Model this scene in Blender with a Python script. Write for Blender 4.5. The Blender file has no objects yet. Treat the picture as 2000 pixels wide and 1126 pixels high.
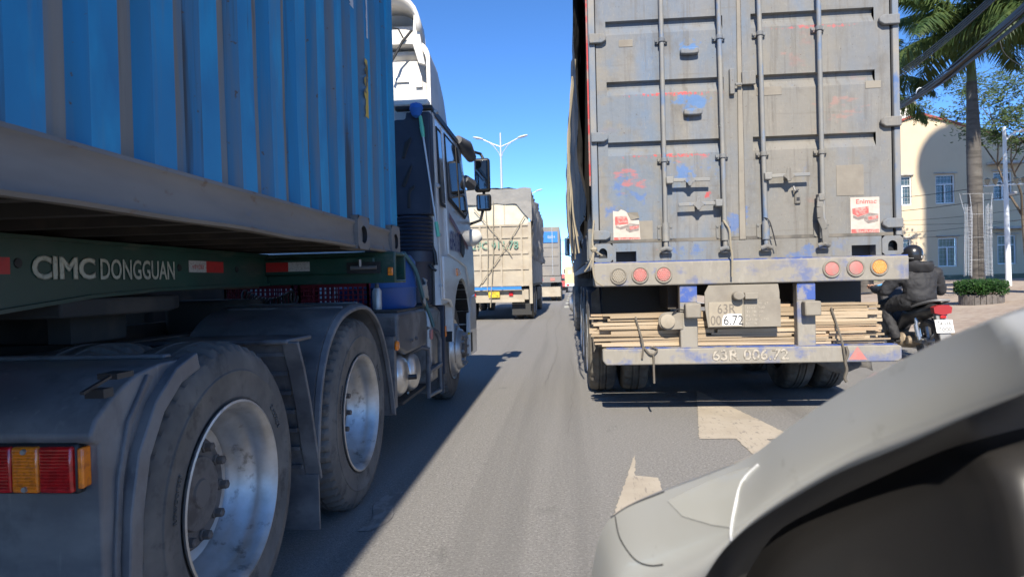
import bpy, bmesh, math, random
from mathutils import Vector, Matrix, noise as mnoise
R = math.radians
random.seed(7)
sc = bpy.context.scene
C = sc.collection
# ------------------------------------------------------------------ camera
HC = 1.2
YAW, PITCH, ROLL, FPX = -0.0809, -0.01187, R(1.4), 1300.0
fw = Vector((math.sin(YAW)*math.cos(PITCH), math.cos(YAW)*math.cos(PITCH), math.sin(PITCH)))
r0 = Vector((math.cos(YAW), -math.sin(YAW), 0)); u0 = r0.cross(fw)
rt = math.cos(ROLL)*r0 - math.sin(ROLL)*u0
up = math.sin(ROLL)*r0 + math.cos(ROLL)*u0
cd = bpy.data.cameras.new('camera'); cam = bpy.data.objects.new('camera', cd); C.objects.link(cam)
cam.matrix_world = Matrix(((rt.x, up.x, -fw.x, 0), (rt.y, up.y, -fw.y, 0), (rt.z, up.z, -fw.z, HC), (0, 0, 0, 1)))
cd.sensor_width = 36; cd.lens = 36*FPX/2000; cd.clip_start = .05; cd.clip_end = 3000
cd.dof.use_dof = True; cd.dof.focus_distance = 3.6; cd.dof.aperture_fstop = 6.0
sc.camera = cam
# ------------------------------------------------------------------ world, sun, exposure
EL = R(39); LD = Vector((.042, 1.235, -1)).normalized()
w = bpy.data.worlds.new('World'); sc.world = w; w.use_nodes = True
nt = w.node_tree; sky = nt.nodes.new('ShaderNodeTexSky'); sky.sky_type = 'NISHITA'; sky.sun_disc = False
sky.sun_elevation = EL; sky.sun_rotation = math.pi + .034; sky.air_density = .36; sky.dust_density = 0; sky.ozone_density = 3
hs = nt.nodes.new('ShaderNodeHueSaturation'); hs.inputs['Saturation'].default_value = 1.16
nt.links.new(sky.outputs[0], hs.inputs['Color']); nt.links.new(hs.outputs[0], nt.nodes['Background'].inputs[0]); nt.nodes['Background'].inputs[1].default_value = .15
sl = bpy.data.lights.new('sun', 'SUN'); sl.energy = 3.4; sl.angle = R(.53); sl.color = (1, .92, .79)
so = bpy.data.objects.new('sun', sl); C.objects.link(so); so.rotation_euler = LD.to_track_quat('-Z', 'Y').to_euler(); so.location = (-5, -20, 30)
vs = sc.view_settings; vs.view_transform = 'Standard'; vs.look = 'None'; vs.exposure = 1.3; vs.gamma = 1; vs.use_curve_mapping = False

# ------------------------------------------------------------------ helpers
def ray(u, v): return fw + rt*((u-1000)/FPX) - up*((v-563)/FPX)
CAM = Vector((0, 0, HC))
def at(u, v, y): d = ray(u, v); return CAM + d*(y/d.y)        # point of the place seen at photo pixel (u,v) on the plane Y=y
def atx(u, v, x): d = ray(u, v); return CAM + d*(x/d.x)
def atz(u, v, z=0): d = ray(u, v); return CAM + d*((z-HC)/d.z)

def empty(name, loc, label=None, cat=None, group=None, rz=0):
    o = bpy.data.objects.new(name, None); C.objects.link(o); o.location = loc; o.rotation_euler.z = rz
    o.empty_display_size = .2
    return tag(o, label, cat, group)
def tag(o, label=None, cat=None, group=None, kind=None):
    if label: o['label'] = label
    if cat: o['category'] = cat
    if group: o['group'] = group
    if kind: o['kind'] = kind
    return o
def root_of(o):
    while o.parent: o = o.parent
    return o
class MB:
    def __init__(s): s.v = []; s.f = []; s.m = []
    def add(s, vs, fs, m=0):
        b = len(s.v); s.v += [tuple(q) for q in vs]; s.f += [tuple(b+i for i in f) for f in fs]; s.m += [m]*len(fs); return s
    def box(s, x0, x1, y0, y1, z0, z1, m=0):
        x0, x1 = min(x0, x1), max(x0, x1); y0, y1 = min(y0, y1), max(y0, y1); z0, z1 = min(z0, z1), max(z0, z1)
        return s.add([(x0,y0,z0),(x1,y0,z0),(x1,y1,z0),(x0,y1,z0),(x0,y0,z1),(x1,y0,z1),(x1,y1,z1),(x0,y1,z1)],
                     [(0,3,2,1),(4,5,6,7),(0,1,5,4),(1,2,6,5),(2,3,7,6),(3,0,4,7)], m)
    def obox(s, a, b, wx, wz, m=0, upv=(0,0,1)):      # a bar from a to b with section wx x wz
        a, b = Vector(a), Vector(b); d = (b-a).normalized(); n = Vector(upv)
        if abs(d.dot(n)) > .98: n = Vector((0,1,0))
        sx = d.cross(n).normalized()*wx/2; sz = sx.cross(d).normalized()*wz/2
        vs = [a-sx-sz, a+sx-sz, a+sx+sz, a-sx+sz, b-sx-sz, b+sx-sz, b+sx+sz, b-sx+sz]
        return s.add(vs, [(3,2,1,0),(4,5,6,7),(0,1,5,4),(1,2,6,5),(2,3,7,6),(3,0,4,7)], m)
    def prism(s, poly, ax, a0, a1, m=0):
        n = len(poly)
        def P(p, a): return {'x': (a, p[0], p[1]), 'y': (p[0], a, p[1]), 'z': (p[0], p[1], a)}[ax]
        return s.add([P(p, a0) for p in poly]+[P(p, a1) for p in poly],
                     [tuple(range(n)), tuple(range(2*n-1, n-1, -1))]+[(i, i+n, (i+1) % n+n, (i+1) % n) for i in range(n)], m)
    def tube(s, pts, r, n=8, cap=True, m=0):
        pts = [Vector(p) for p in pts]; k = len(pts); rs = r if isinstance(r, (list, tuple)) else [r]*k
        vs = []; nrm = None
        for i, p in enumerate(pts):
            t = (pts[min(i+1, k-1)]-pts[max(i-1, 0)]).normalized()
            if nrm is None:
                nrm = t.orthogonal().normalized()
            else:
                nrm = (nrm - t*nrm.dot(t)); nrm = nrm.normalized() if nrm.length > 1e-6 else t.orthogonal().normalized()
            bn = t.cross(nrm)
            vs += [p + (nrm*math.cos(2*math.pi*j/n)+bn*math.sin(2*math.pi*j/n))*rs[i] for j in range(n)]
        fs = [(i*n+j, i*n+(j+1) % n, (i+1)*n+(j+1) % n, (i+1)*n+j) for i in range(k-1) for j in range(n)]
        if cap: fs += [tuple(range(n-1, -1, -1)), tuple((k-1)*n+j for j in range(n))]
        return s.add(vs, fs, m)
    def lathe(s, prof, c=(0,0,0), ax='x', n=40, m=0, rf=None):   # prof: (radius, along axis)
        vs = []; c = Vector(c)
        for k, (r, a) in enumerate(prof):
            for j in range(n):
                t = 2*math.pi*j/n; rr = rf(k, j, r) if rf else r
                p, q = rr*math.cos(t), rr*math.sin(t)
                vs.append(c + Vector({'x': (a, p, q), 'y': (p, a, q), 'z': (p, q, a)}[ax]))
        K = len(prof)
        fs = [(i*n+j, i*n+(j+1) % n, (i+1)*n+(j+1) % n, (i+1)*n+j) for i in range(K-1) for j in range(n)]
        if prof[0][0] < .02: fs.append(tuple(range(n)))
        if prof[-1][0] < .02: fs.append(tuple((K-1)*n+j for j in range(n)))
        return s.add(vs, fs, m)
    def grid(s, fn, nu, nv, m=0, mf=None):
        vs = [fn(i/nu, j/nv) for i in range(nu+1) for j in range(nv+1)]; b = len(s.v)
        s.v += [tuple(q) for q in vs]
        for i in range(nu):
            for j in range(nv):
                s.f.append((b+i*(nv+1)+j, b+(i+1)*(nv+1)+j, b+(i+1)*(nv+1)+j+1, b+i*(nv+1)+j+1)); s.m.append(mf(i, j) if mf else m)
        return s
    def plate_hole(s, x0, x1, z0, z1, hx, hz, rx, rz, ax, a, depth, n=20, arch=False, m=0, mh=0):
        # rectangle with an oval (or arched) opening and the tunnel behind it; ax: 'x' plate lies in YZ, 'y' plate lies in XZ
        def P(p, q, d): return (d, p, q) if ax == 'x' else (p, d, q)
        inn = []; out = []
        for k in range(n):
            t = 2*math.pi*k/n; cx, cz = math.cos(t), math.sin(t)
            q = cz*rz if not (arch and cz < 0) else -rz*min(1, abs(cz)*1.6)
            p = cx*rx if not (arch and cz < 0) else rx*(max(-1, min(1, cx*1.6)))
            inn.append((hx+p, hz+q))
            k2 = max(abs(cx), abs(cz)); ex, ez = cx/k2, cz/k2
            out.append((hx+ex*((x1-hx) if ex > 0 else (hx-x0)), hz+ez*((z1-hz) if ez > 0 else (hz-z0))))
        vs = [P(*q, a) for q in out]+[P(*q, a) for q in inn]+[P(*q, a+depth) for q in inn]
        s.add(vs, [(k, (k+1) % n, n+(k+1) % n, n+k) for k in range(n)], m)
        s.add(vs, [(n+k, n+(k+1) % n, 2*n+(k+1) % n, 2*n+k) for k in range(n)]+[tuple(2*n+k for k in range(n))], mh)
        return s
    def mesh(s, name, mats, org=(0,0,0), smooth=35, fix=True):
        me = bpy.data.meshes.new(name); o = Vector(org)
        me.from_pydata([tuple(Vector(q)-o) for q in s.v], [], s.f)
        for mt in (mats if isinstance(mats, (list, tuple)) else [mats]): me.materials.append(mt)
        me.polygons.foreach_set('material_index', s.m)
        if fix:
            bm = bmesh.new(); bm.from_mesh(me); bmesh.ops.recalc_face_normals(bm, faces=bm.faces); bm.to_mesh(me); bm.free()
        if smooth:
            me.polygons.foreach_set('use_smooth', [True]*len(me.polygons)); me.set_sharp_from_angle(angle=R(smooth))
        me.update(); return me
    def build(s, name, mats, parent=None, bevel=0, smooth=35, seg=2, fix=True):
        org = root_of(parent).location if parent else (0,0,0)
        o = bpy.data.objects.new(name, s.mesh(name, mats, org, smooth, fix)); C.objects.link(o)
        if parent: o.parent = parent
        if bevel:
            b = o.modifiers.new('bevel', 'BEVEL'); b.width = bevel; b.segments = seg; b.limit_method = 'ANGLE'; b.angle_limit = R(40)
        return o
def box(name, mat, parent, *a, bevel=0): return MB().box(*a).build(name, mat, parent, bevel)
def tube(name, mat, parent, pts, r, n=8): return MB().tube(pts, r, n).build(name, mat, parent)
def text(s, name, mat, parent, loc, xdir, zdir, h, width=None, bold=0, align='LEFT', ext=.0008):
    cu = bpy.data.curves.new('txt', 'FONT'); cu.body = s; cu.size = 1; cu.bevel_depth = bold; cu.bevel_resolution = 0; cu.extrude = .0; cu.align_x = align; cu.resolution_u = 3
    ob = bpy.data.objects.new('txt', cu); C.objects.link(ob)
    me = bpy.data.meshes.new_from_object(ob); bpy.data.objects.remove(ob); bpy.data.curves.remove(cu)
    xs = [q.co.x for q in me.vertices]; ys = [q.co.y for q in me.vertices]
    X = Vector(xdir).normalized(); Z = Vector(zdir).normalized(); N = X.cross(Z)
    sz = h/(max(ys)-min(ys)); sx = width/(max(xs)-min(xs)) if width else sz
    org = root_of(parent).location; mx = min(xs); my = min(ys)
    for q in me.vertices: q.co = Vector(loc) + X*(q.co.x-mx)*sx + Z*(q.co.y-my)*sz + N*(ext+q.co.z*sz*.3) - Vector(org)
    me.name = name; me.materials.clear(); me.materials.append(mat)
    o = bpy.data.objects.new(name, me); C.objects.link(o); o.parent = parent; return o
def sag(a, b, d, n=14):
    a, b = Vector(a), Vector(b)
    return [a.lerp(b, i/n) - Vector((0,0,d*4*(i/n)*(1-i/n))) for i in range(n+1)]
def copy_tree(o, parent=None):
    c = o.copy(); C.objects.link(c); c.parent = parent
    for ch in o.children: copy_tree(ch, c)
    return c

# ------------------------------------------------------------------ materials
def pm(name, col, rough=.6, metal=0, layers=(), bump=None, coat=0, spec=.5, emit=None, rvar=None, trans=0):
    """base colour + dirt layers (colour, scale xyz, lo, hi, detail, amount); bump=(scale, strength, distance)"""
    m = bpy.data.materials.new(name); m.use_nodes = True; n = m.node_tree.nodes; l = m.node_tree.links; b = n['Principled BSDF']
    b.inputs['Roughness'].default_value = rough; b.inputs['Metallic'].default_value = metal
    b.inputs['Coat Weight'].default_value = coat; b.inputs['Specular IOR Level'].default_value = spec
    b.inputs['Transmission Weight'].default_value = trans
    tc = n.new('ShaderNodeTexCoord'); cur = None; cache = {}
    for k, L in enumerate(layers):
        c2, scl, lo, hi, det, amt = L[:6]; spot = L[6] if len(L) > 6 else None
        key = (round(scl[0]) if isinstance(scl, tuple) else round(scl)) if spot else None
        mp = n.new('ShaderNodeMapping'); mp.inputs['Scale'].default_value = scl if isinstance(scl, tuple) else (scl,)*3
        mp.inputs['Location'].default_value = (k*3.7+len(name), k*1.3, k*2.1)
        l.new(tc.outputs['Object'], mp.inputs[0])
        nz = n.new('ShaderNodeTexNoise'); nz.inputs['Scale'].default_value = 1; nz.inputs['Detail'].default_value = det; nz.inputs['Roughness'].default_value = .62
        l.new(mp.outputs[0], nz.inputs['Vector'])
        if spot:
            if key in cache: n.remove(nz); n.remove(mp); nz = cache[key]
            else: cache[key] = nz; nz.inputs['Detail'].default_value = 4.5
        mr = n.new('ShaderNodeMapRange'); mr.inputs[1].default_value = lo; mr.inputs[2].default_value = hi; mr.inputs[3].default_value = 0; mr.inputs[4].default_value = amt
        l.new(nz.outputs['Fac'], mr.inputs[0])
        fac = mr.outputs[0]
        if spot:      # a patch of scuffed paint with its own place: (x, z, radius x, radius z)
            m2 = n.new('ShaderNodeMapping'); m2.inputs['Location'].default_value = (-spot[0]/spot[2], 0, -spot[1]/spot[3]); m2.inputs['Scale'].default_value = (1/spot[2], 0, 1/spot[3]); l.new(tc.outputs['Object'], m2.inputs[0])
            vl = n.new('ShaderNodeVectorMath'); vl.operation = 'LENGTH'; l.new(m2.outputs[0], vl.inputs[0])
            m3 = n.new('ShaderNodeMapRange'); m3.inputs[1].default_value = 1.15; m3.inputs[2].default_value = .35; m3.inputs[3].default_value = 0; m3.inputs[4].default_value = 1; l.new(vl.outputs['Value'], m3.inputs[0])
            m3.inputs[3].default_value = -.3; m3.inputs[4].default_value = 0; mid = (lo+hi)/2
            mu = n.new('ShaderNodeMath'); mu.operation = 'ADD'; l.new(nz.outputs['Fac'], mu.inputs[0]); l.new(m3.outputs[0], mu.inputs[1]); l.new(mu.outputs[0], mr.inputs[0])
            mr.inputs[1].default_value = mid-.045; mr.inputs[2].default_value = mid+.05
        mx = n.new('ShaderNodeMix'); mx.data_type = 'RGBA'; l.new(fac, mx.inputs[0])
        if cur is None: mx.inputs[6].default_value = (*col, 1)
        else: l.new(cur, mx.inputs[6])
        mx.inputs[7].default_value = (*c2, 1); cur = mx.outputs[2]
        if rvar and k == 0:
            r2 = n.new('ShaderNodeMapRange'); r2.inputs[3].default_value = rvar[0]; r2.inputs[4].default_value = rvar[1]
            l.new(mr.outputs[0], r2.inputs[0]); l.new(r2.outputs[0], b.inputs['Roughness'])
    if cur is None: b.inputs['Base Color'].default_value = (*col, 1)
    else: l.new(cur, b.inputs['Base Color'])
    if bump:
        nz = n.new('ShaderNodeTexNoise'); nz.inputs['Scale'].default_value = bump[0]; nz.inputs['Detail'].default_value = 4
        l.new(tc.outputs['Object'], nz.inputs['Vector']); bp = n.new('ShaderNodeBump'); bp.inputs['Strength'].default_value = bump[1]; bp.inputs['Distance'].default_value = bump[2]
        l.new(nz.outputs['Fac'], bp.inputs['Height']); l.new(bp.outputs[0], b.inputs['Normal'])
    if emit: b.inputs['Emission Color'].default_value = (*emit[0], 1); b.inputs['Emission Strength'].default_value = emit[1]
    return m
DUST = (.25, .225, .185)
M = {}
M['asphalt'] = pm('asphalt', (.205, .196, .183), .9, layers=[((.33, .315, .295), 62, .5, .66, 2, .8), ((.085, .081, .076), 88, .54, .68, 2, .8), ((.225, .215, .2), (.9, .1, 1), .45, .7, 3, .45), ((.11, .106, .1), (2.4, .05, 1), .52, .72, 3, .5), ((.07, .068, .065), (2.6, 1.7, 1), .66, .76, 4, .45)], bump=(140, .9, .006))
M['paint_line'] = pm('road paint', (.43, .375, .30), .85, layers=[((.2, .19, .175), (20, 9, 9), .6, .635, 9, .85), ((.34, .29, .225), 3, .4, .65, 4, .7), ((.2, .18, .16), (60, 6, 1), .6, .66, 3, .6)], bump=(150, .4, .004))
M['tar'] = pm('sealed crack', (.12, .115, .108), .85)
M['ground'] = pm('ground', (.2, .17, .13), .95, layers=[((.1, .12, .05), .3, .45, .6, 4, .8)])
M['paver'] = pm('paver', (.36, .29, .23), .9, layers=[((.26, .19, .15), 7, .45, .6, 3, .7), ((.45, .39, .32), .8, .4, .65, 4, .6), ((.2, .16, .13), (.5, 6, 1), .55, .7, 4, .5)], bump=(30, .5, .01))
M['concrete'] = pm('concrete', (.45, .43, .4), .9, layers=[((.25, .23, .2), 2.5, .45, .65, 5, .7)], bump=(40, .4, .01))
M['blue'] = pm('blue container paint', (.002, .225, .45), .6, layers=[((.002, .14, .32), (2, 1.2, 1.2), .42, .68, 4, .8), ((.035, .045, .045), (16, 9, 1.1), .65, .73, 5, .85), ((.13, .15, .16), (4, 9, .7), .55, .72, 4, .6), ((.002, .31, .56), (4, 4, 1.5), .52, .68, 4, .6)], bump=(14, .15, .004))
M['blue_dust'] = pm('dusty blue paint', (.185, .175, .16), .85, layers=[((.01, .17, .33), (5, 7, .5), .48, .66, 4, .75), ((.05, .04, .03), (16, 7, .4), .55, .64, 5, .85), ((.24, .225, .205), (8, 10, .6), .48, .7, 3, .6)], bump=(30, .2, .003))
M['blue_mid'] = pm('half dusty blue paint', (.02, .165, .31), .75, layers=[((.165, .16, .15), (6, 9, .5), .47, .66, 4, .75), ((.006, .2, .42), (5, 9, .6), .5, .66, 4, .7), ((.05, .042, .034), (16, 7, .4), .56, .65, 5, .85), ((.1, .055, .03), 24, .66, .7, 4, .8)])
M['rail'] = pm('dusty rail steel', (.155, .143, .13), .75, layers=[((.11, .1, .095), (3, 1.5, 9), .48, .7, 4, .7), ((.22, .2, .18), (4, .8, 3), .45, .65, 4, .6), ((.13, .075, .045), (20, 9, 14), .62, .7, 5, .8), ((.06, .12, .2), (4, 2, 6), .6, .68, 4, .5)], bump=(22, .2, .004))
M['under'] = pm('underside steel', (.05, .045, .04), .85, layers=[((.12, .095, .07), (3, 3, 3), .5, .7, 4, .6)])
M['green'] = pm('dark green paint', (.008, .05, .036), .38, layers=[((.05, .065, .055), (3, 2.5, 4), .48, .72, 4, .75), ((.012, .085, .06), 1.5, .5, .65, 3, .6), ((.16, .14, .11), (8, 3, 14), .6, .78, 5, .6)])
M['cream_text'] = pm('cream lettering', (.55, .53, .42), .6, layers=[((.2, .22, .18), 40, .55, .66, 4, .8), ((.36, .36, .29), 6, .45, .65, 4, .8)])
M['red_tape'] = pm('red reflective tape', (.5, .02, .02), .4, layers=[((.3, .02, .02), 30, .5, .7, 3, .6)])
M['white_tape'] = pm('white reflective tape', (.55, .53, .5), .4, layers=[((.35, .3, .28), 120, .5, .6, 3, .8)])
M['rubber'] = pm('tyre rubber', (.085, .08, .075), .8, layers=[((.16, .147, .132), (5, 5, 5), .42, .68, 4, .75), ((.025, .025, .025), 14, .55, .7, 4, .7)], bump=(60, .15, .002))
M['rubber_dusty'] = pm('dusty tyre rubber', (.07, .065, .06), .9, layers=[((.19, .17, .14), 4, .4, .6, 4, .8)])
M['plastic'] = pm('dusty black plastic', (.075, .077, .085), .5, layers=[((.21, .205, .2), (2.5, 3, 4), .45, .68, 5, .7), ((.03, .03, .033), 9, .5, .7, 4, .6), ((.17, .16, .145), (40, 5, 4), .63, .72, 4, .5)], bump=(50, .12, .002), rvar=(.4, .8))
M['guard'] = pm('dust filmed plastic', (.10, .102, .11), .42, layers=[((.21, .205, .2), (2.5, 3, 5), .42, .68, 5, .7), ((.05, .05, .055), (9, 9, 6), .52, .7, 4, .6), ((.25, .24, .225), (30, 30, 4), .62, .73, 4, .5)], bump=(50, .12, .002), rvar=(.35, .75))
M['rim'] = pm('galvanised rim', (.5, .5, .5), .42, .75, layers=[((.3, .275, .24), (5, 5, 5), .4, .66, 5, .8), ((.12, .107, .095), 14, .6, .7, 5, .7)], bump=(30, .1, .002))
M['steel'] = pm('dull steel', (.32, .32, .32), .45, .7, layers=[((.14, .12, .1), 8, .5, .68, 4, .7)])
M['alu'] = pm('tank aluminium', (.6, .59, .57), .33, .85, layers=[((.3, .27, .24), 6, .45, .7, 4, .6)])
M['hub'] = pm('hub iron', (.14, .125, .115), .8, .2, layers=[((.06, .05, .045), 12, .5, .65, 4, .7)])
M['white'] = pm('white cab paint', (.72, .72, .70), .28, coat=.5, layers=[((.5, .46, .4), (2, 2, 5), .5, .75, 4, .5), ((.42, .36, .28), (18, 18, 4), .62, .75, 4, .4)])
M['fairing'] = pm('fairing white', (.66, .64, .6), .5, layers=[((.48, .44, .38), 3, .5, .7, 4, .6)])
M['navy'] = pm('dark navy plastic', (.022, .03, .05), .5, layers=[((.05, .06, .085), 3, .5, .7, 4, .6)])
M['black'] = pm('black', (.015, .015, .016), .5)
M['black_rub'] = pm('black rubber seal', (.03, .03, .03), .8)
M['glass'] = pm('cab glass', (.02, .03, .035), .05, spec=.9)
M['mirror'] = pm('mirror glass', (.17, .18, .19), .04, 1)  # colour darkened in place of dark surroundings reflected in the glass
M['amber'] = pm('amber lens', (.85, .22, .01), .25, coat=.6, layers=[((.5, .12, .02), 60, .45, .6, 2, .6)])
M['red_lens'] = pm('red lens', (.5, .01, .012), .22, coat=.6, layers=[((.25, .006, .006), 50, .45, .6, 2, .6)])
M['pink_lens'] = pm('dusty red lens', (.42, .15, .13), .6, layers=[((.3, .22, .19), 14, .45, .65, 3, .6)])
M['dusty_amber'] = pm('dusty amber lens', (.75, .27, .06), .5, layers=[((.6, .33, .12), 60, .45, .6, 2, .6)])
M['dust'] = pm('road dust', DUST, .95, layers=[((.17, .15, .125), 4, .45, .65, 5, .6)], bump=(60, .2, .003))
def spt(u, v, ru, rv):
    p = at(u, v, 5.66); return (p.x-1.485, p.z-1.33, ru/230, rv/230)
M['door'] = pm('dusty grey door paint', (.178, .17, .153), .8, layers=[
    ((.10, .15, .225), (1.1, 1.1, .6), .44, .64, 5, .5),
    ((.1, .165, .26), (1.5, 1.5, .75), .53, .72, 5, .8), ((.22, .2, .168), (2.2, 2, 1.2), .45, .66, 4, .65),
    ((.33, .13, .115), (2.4, 2, 3.2), .66, .78, 6, .5), ((.06, .14, .33), (2.9, 2, 2.3), .65, .76, 6, .7), ((.11, .098, .083), (22, 9, 1.0), .53, .70, 5, .65), ((.13, .115, .095), (1.5, 9, 26), .6, .74, 5, .5), ((.27, .247, .21), (90, 20, 22), .58, .7, 3, .3), ((.1, .088, .073), (5, 5, 3), .56, .72, 5, .5),
    ((.12, .165, .225), 3, .3, .62, 5, .5, spt(1190, 330, 130, 330)), ((.075, .05, .035), 41, .67, .71, 3, .7), ((.07, .17, .36), 8, .34, .6, 7, .8, spt(1344, 84, 42, 26)), ((.07, .17, .36), 8, .34, .6, 7, .8, spt(1352, 200, 45, 34)), ((.07, .16, .36), 8, .42, .62, 7, .75, spt(1345, 330, 75, 45)), ((.07, .14, .33), 8, .44, .6, 6, .7, spt(1210, 400, 70, 90)), ((.07, .14, .33), 8, .46, .6, 6, .7, spt(1440, 430, 40, 60)), ((.07, .13, .3), 8, .5, .6, 6, .7, spt(1340, 490, 60, 30)), ((.07, .13, .3), 8, .5, .6, 6, .7, spt(1560, 490, 120, 30)),
    ((.38, .12, .115), (7, 6, 14), .48, .62, 7, .75, spt(1225, 352, 70, 55)), ((.42, .06, .06), 20, .36, .56, 4, .85, spt(1383, 381, 11, 11)), ((.4, .13, .12), (7, 6, 14), .5, .62, 6, .6, spt(1345, 308, 70, 30)), ((.33, .17, .14), (7, 6, 14), .5, .64, 7, .5, spt(1560, 90, 60, 40)), ((.33, .17, .14), (7, 6, 14), .5, .64, 7, .5, spt(1650, 210, 90, 50)), ((.5, .07, .07), (30, 6, 30), .4, .56, 5, .8, spt(1310, 184, 120, 6)), ((.5, .07, .07), (30, 6, 30), .4, .56, 5, .8, spt(1300, 304, 120, 6)), ((.45, .1, .1), (30, 6, 30), .45, .56, 5, .7, spt(1590, 52, 120, 6))], bump=(18, .45, .008))
M['frame_blue'] = pm('dusty blue frame', (.14, .175, .225), .8, layers=[((.26, .235, .195), (3, 3, 1.6), .4, .62, 5, .85), ((.045, .12, .3), (5, 4, 2.5), .57, .68, 5, .8), ((.35, .07, .07), (6, 4, 3), .67, .74, 4, .6)], bump=(30, .2, .003))
M['bumper'] = pm('dusty blue bumper', (.255, .235, .2), .85, layers=[((.085, .12, .26), (3.4, 3, 5), .53, .64, 7, .8), ((.2, .18, .15), (9, 5, 3), .45, .7, 4, .6), ((.33, .3, .25), (26, 9, 9), .55, .72, 4, .5)], bump=(40, .3, .004))
M['bright_blue'] = pm('scuffed blue', (.045, .09, .3), .7, layers=[((.25, .23, .2), (9, 5, 9), .47, .6, 6, .85)])
M['rod'] = pm('lock rod', (.2, .2, .195), .7, .1, layers=[((.08, .16, .3), (9, 9, 4), .55, .66, 4, .75), ((.27, .25, .21), (6, 6, 5), .45, .65, 4, .6)])
M['red_paint'] = pm('scuffed red', (.42, .04, .045), .7, layers=[((.24, .22, .19), (6, 6, 8), .48, .62, 4, .8)])
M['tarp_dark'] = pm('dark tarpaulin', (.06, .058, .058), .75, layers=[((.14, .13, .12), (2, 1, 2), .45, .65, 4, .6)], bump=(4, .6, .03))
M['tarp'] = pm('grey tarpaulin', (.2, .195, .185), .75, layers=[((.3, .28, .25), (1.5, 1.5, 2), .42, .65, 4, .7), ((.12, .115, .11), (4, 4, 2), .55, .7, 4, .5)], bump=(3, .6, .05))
M['rope'] = pm('hemp rope', (.3, .26, .19), .95, bump=(200, .6, .003))
M['rope_dark'] = pm('dirty rope', (.12, .105, .085), .95)
M['plate_dust'] = pm('dusty plate', (.34, .295, .225), .9, layers=[((.27, .235, .185), 12, .4, .65, 4, .7)])
M['plate_white'] = pm('wiped plate', (.74, .73, .7), .5)
M['plate_text'] = pm('plate lettering', (.16, .14, .115), .8)
M['plate_black'] = pm('plate black lettering', (.03, .03, .032), .6)
M['faded_text'] = pm('faded lettering', (.4, .36, .3), .9, layers=[((.2, .18, .15), (30, 30, 30), .46, .58, 4, .9)])
M['paper'] = pm('poster paper', (.5, .44, .38), .8, layers=[((.38, .33, .28), 10, .45, .65, 4, .6)])
M['poster_red'] = pm('poster red', (.46, .1, .09), .8, layers=[((.5, .36, .31), 26, .46, .62, 4, .6)])
M['poster_grey'] = pm('poster grey', (.2, .165, .15), .8, layers=[((.38, .33, .29), 26, .46, .64, 4, .6)])
M['bamboo'] = [pm('bamboo %d' % i, c, .75, layers=[((.2, .14, .085), (3, 20, 40), .45, .68, 4, .65), ((.62, .5, .33), (2, 10, 60), .5, .68, 3, .5)]) for i, c in enumerate([(.36, .275, .18), (.44, .345, .235), (.27, .2, .125), (.38, .265, .165)])]
M['crate'] = pm('maroon plastic', (.16, .012, .025), .5)
M['drum'] = pm('blue plastic drum', (.015, .07, .25), .45, layers=[((.05, .08, .14), 4, .5, .7, 4, .6)])
M['mint'] = pm('mint plastic', (.12, .5, .33), .4)
M['mop'] = pm('mop blue', (.02, .12, .42), .9)
M['cargo'] = pm('dusty cargo gate', (.37, .325, .255), .85, layers=[((.3, .25, .19), (2.5, 2, 2), .45, .65, 5, .7), ((.5, .43, .32), (1.5, 2, 3), .5, .68, 4, .6)])
M['cargo_pale'] = pm('pale cargo board', (.54, .5, .4), .8, layers=[((.5, .44, .31), 3, .45, .65, 4, .6)])
M['cargo_green'] = pm('green lettering', (.13, .26, .2), .8, layers=[((.4, .33, .23), 12, .5, .62, 4, .7)])
M['cargo_blue'] = pm('blue bar', (.02, .17, .5), .5)
M['yellow'] = pm('yellow plate', (.68, .48, .02), .6)
M['tape_yellow'] = pm('worn yellow tape', (.5, .34, .05), .6, layers=[((.08, .07, .05), 9, .56, .62, 5, .9)])
M['grey_box'] = pm('grey container', (.2, .19, .18), .8, layers=[((.28, .25, .21), 1.2, .45, .65, 4, .7)])
M['tan_box'] = pm('tan van box', (.55, .45, .28), .7)
M['galv'] = pm('galvanised pole', (.5, .51, .52), .45, .5)
M['lamp_head'] = pm('lamp head', (.62, .63, .64), .5)
M['cream_wall'] = pm('cream wall', (.62, .5, .345), .9, layers=[((.57, .455, .305), .6, .45, .65, 4, .6), ((.5, .4, .27), (.8, .8, .25), .6, .75, 5, .5)], bump=(8, .1, .01))
M['roof_red'] = pm('roof edge', (.32, .07, .06), .8)
M['white_frame'] = pm('white window frame', (.72, .76, .78), .5)
M['win_glass'] = pm('window glass', (.05, .075, .07), .08, spec=.8)
M['curtain'] = pm('curtain behind glass', (.22, .27, .2), .6, layers=[((.12, .16, .12), (9, 1, 1), .45, .6, 2, .7)])
M['bark'] = pm('palm trunk', (.1, .09, .08), .9, layers=[((.05, .045, .04), (2, 2, 9), .45, .62, 4, .75), ((.14, .13, .115), (3, 3, 5), .55, .7, 4, .6)], bump=(14, .4, .02))  # base colour darkened to stand in for shade on the trunk
M['crownshaft'] = pm('palm crownshaft', (.09, .12, .05), .6)
M['wood'] = pm('branch', (.12, .095, .07), .9)
def leafmat(name, c, c2):
    m = pm(name, c, .5, layers=[(c2, 2.2, .4, .62, 3, .9)], spec=.4); b = m.node_tree.nodes['Principled BSDF']; n = m.node_tree.nodes; l = m.node_tree.links
    tr = n.new('ShaderNodeBsdfTranslucent'); tr.inputs[0].default_value = (c2[0]*1.3, c2[1]*1.3, c2[2], 1); ms = n.new('ShaderNodeMixShader'); ms.inputs[0].default_value = .3
    l.new(b.outputs[0], ms.inputs[1]); l.new(tr.outputs[0], ms.inputs[2]); l.new(ms.outputs[0], n['Material Output'].inputs[0]); return m
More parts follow.
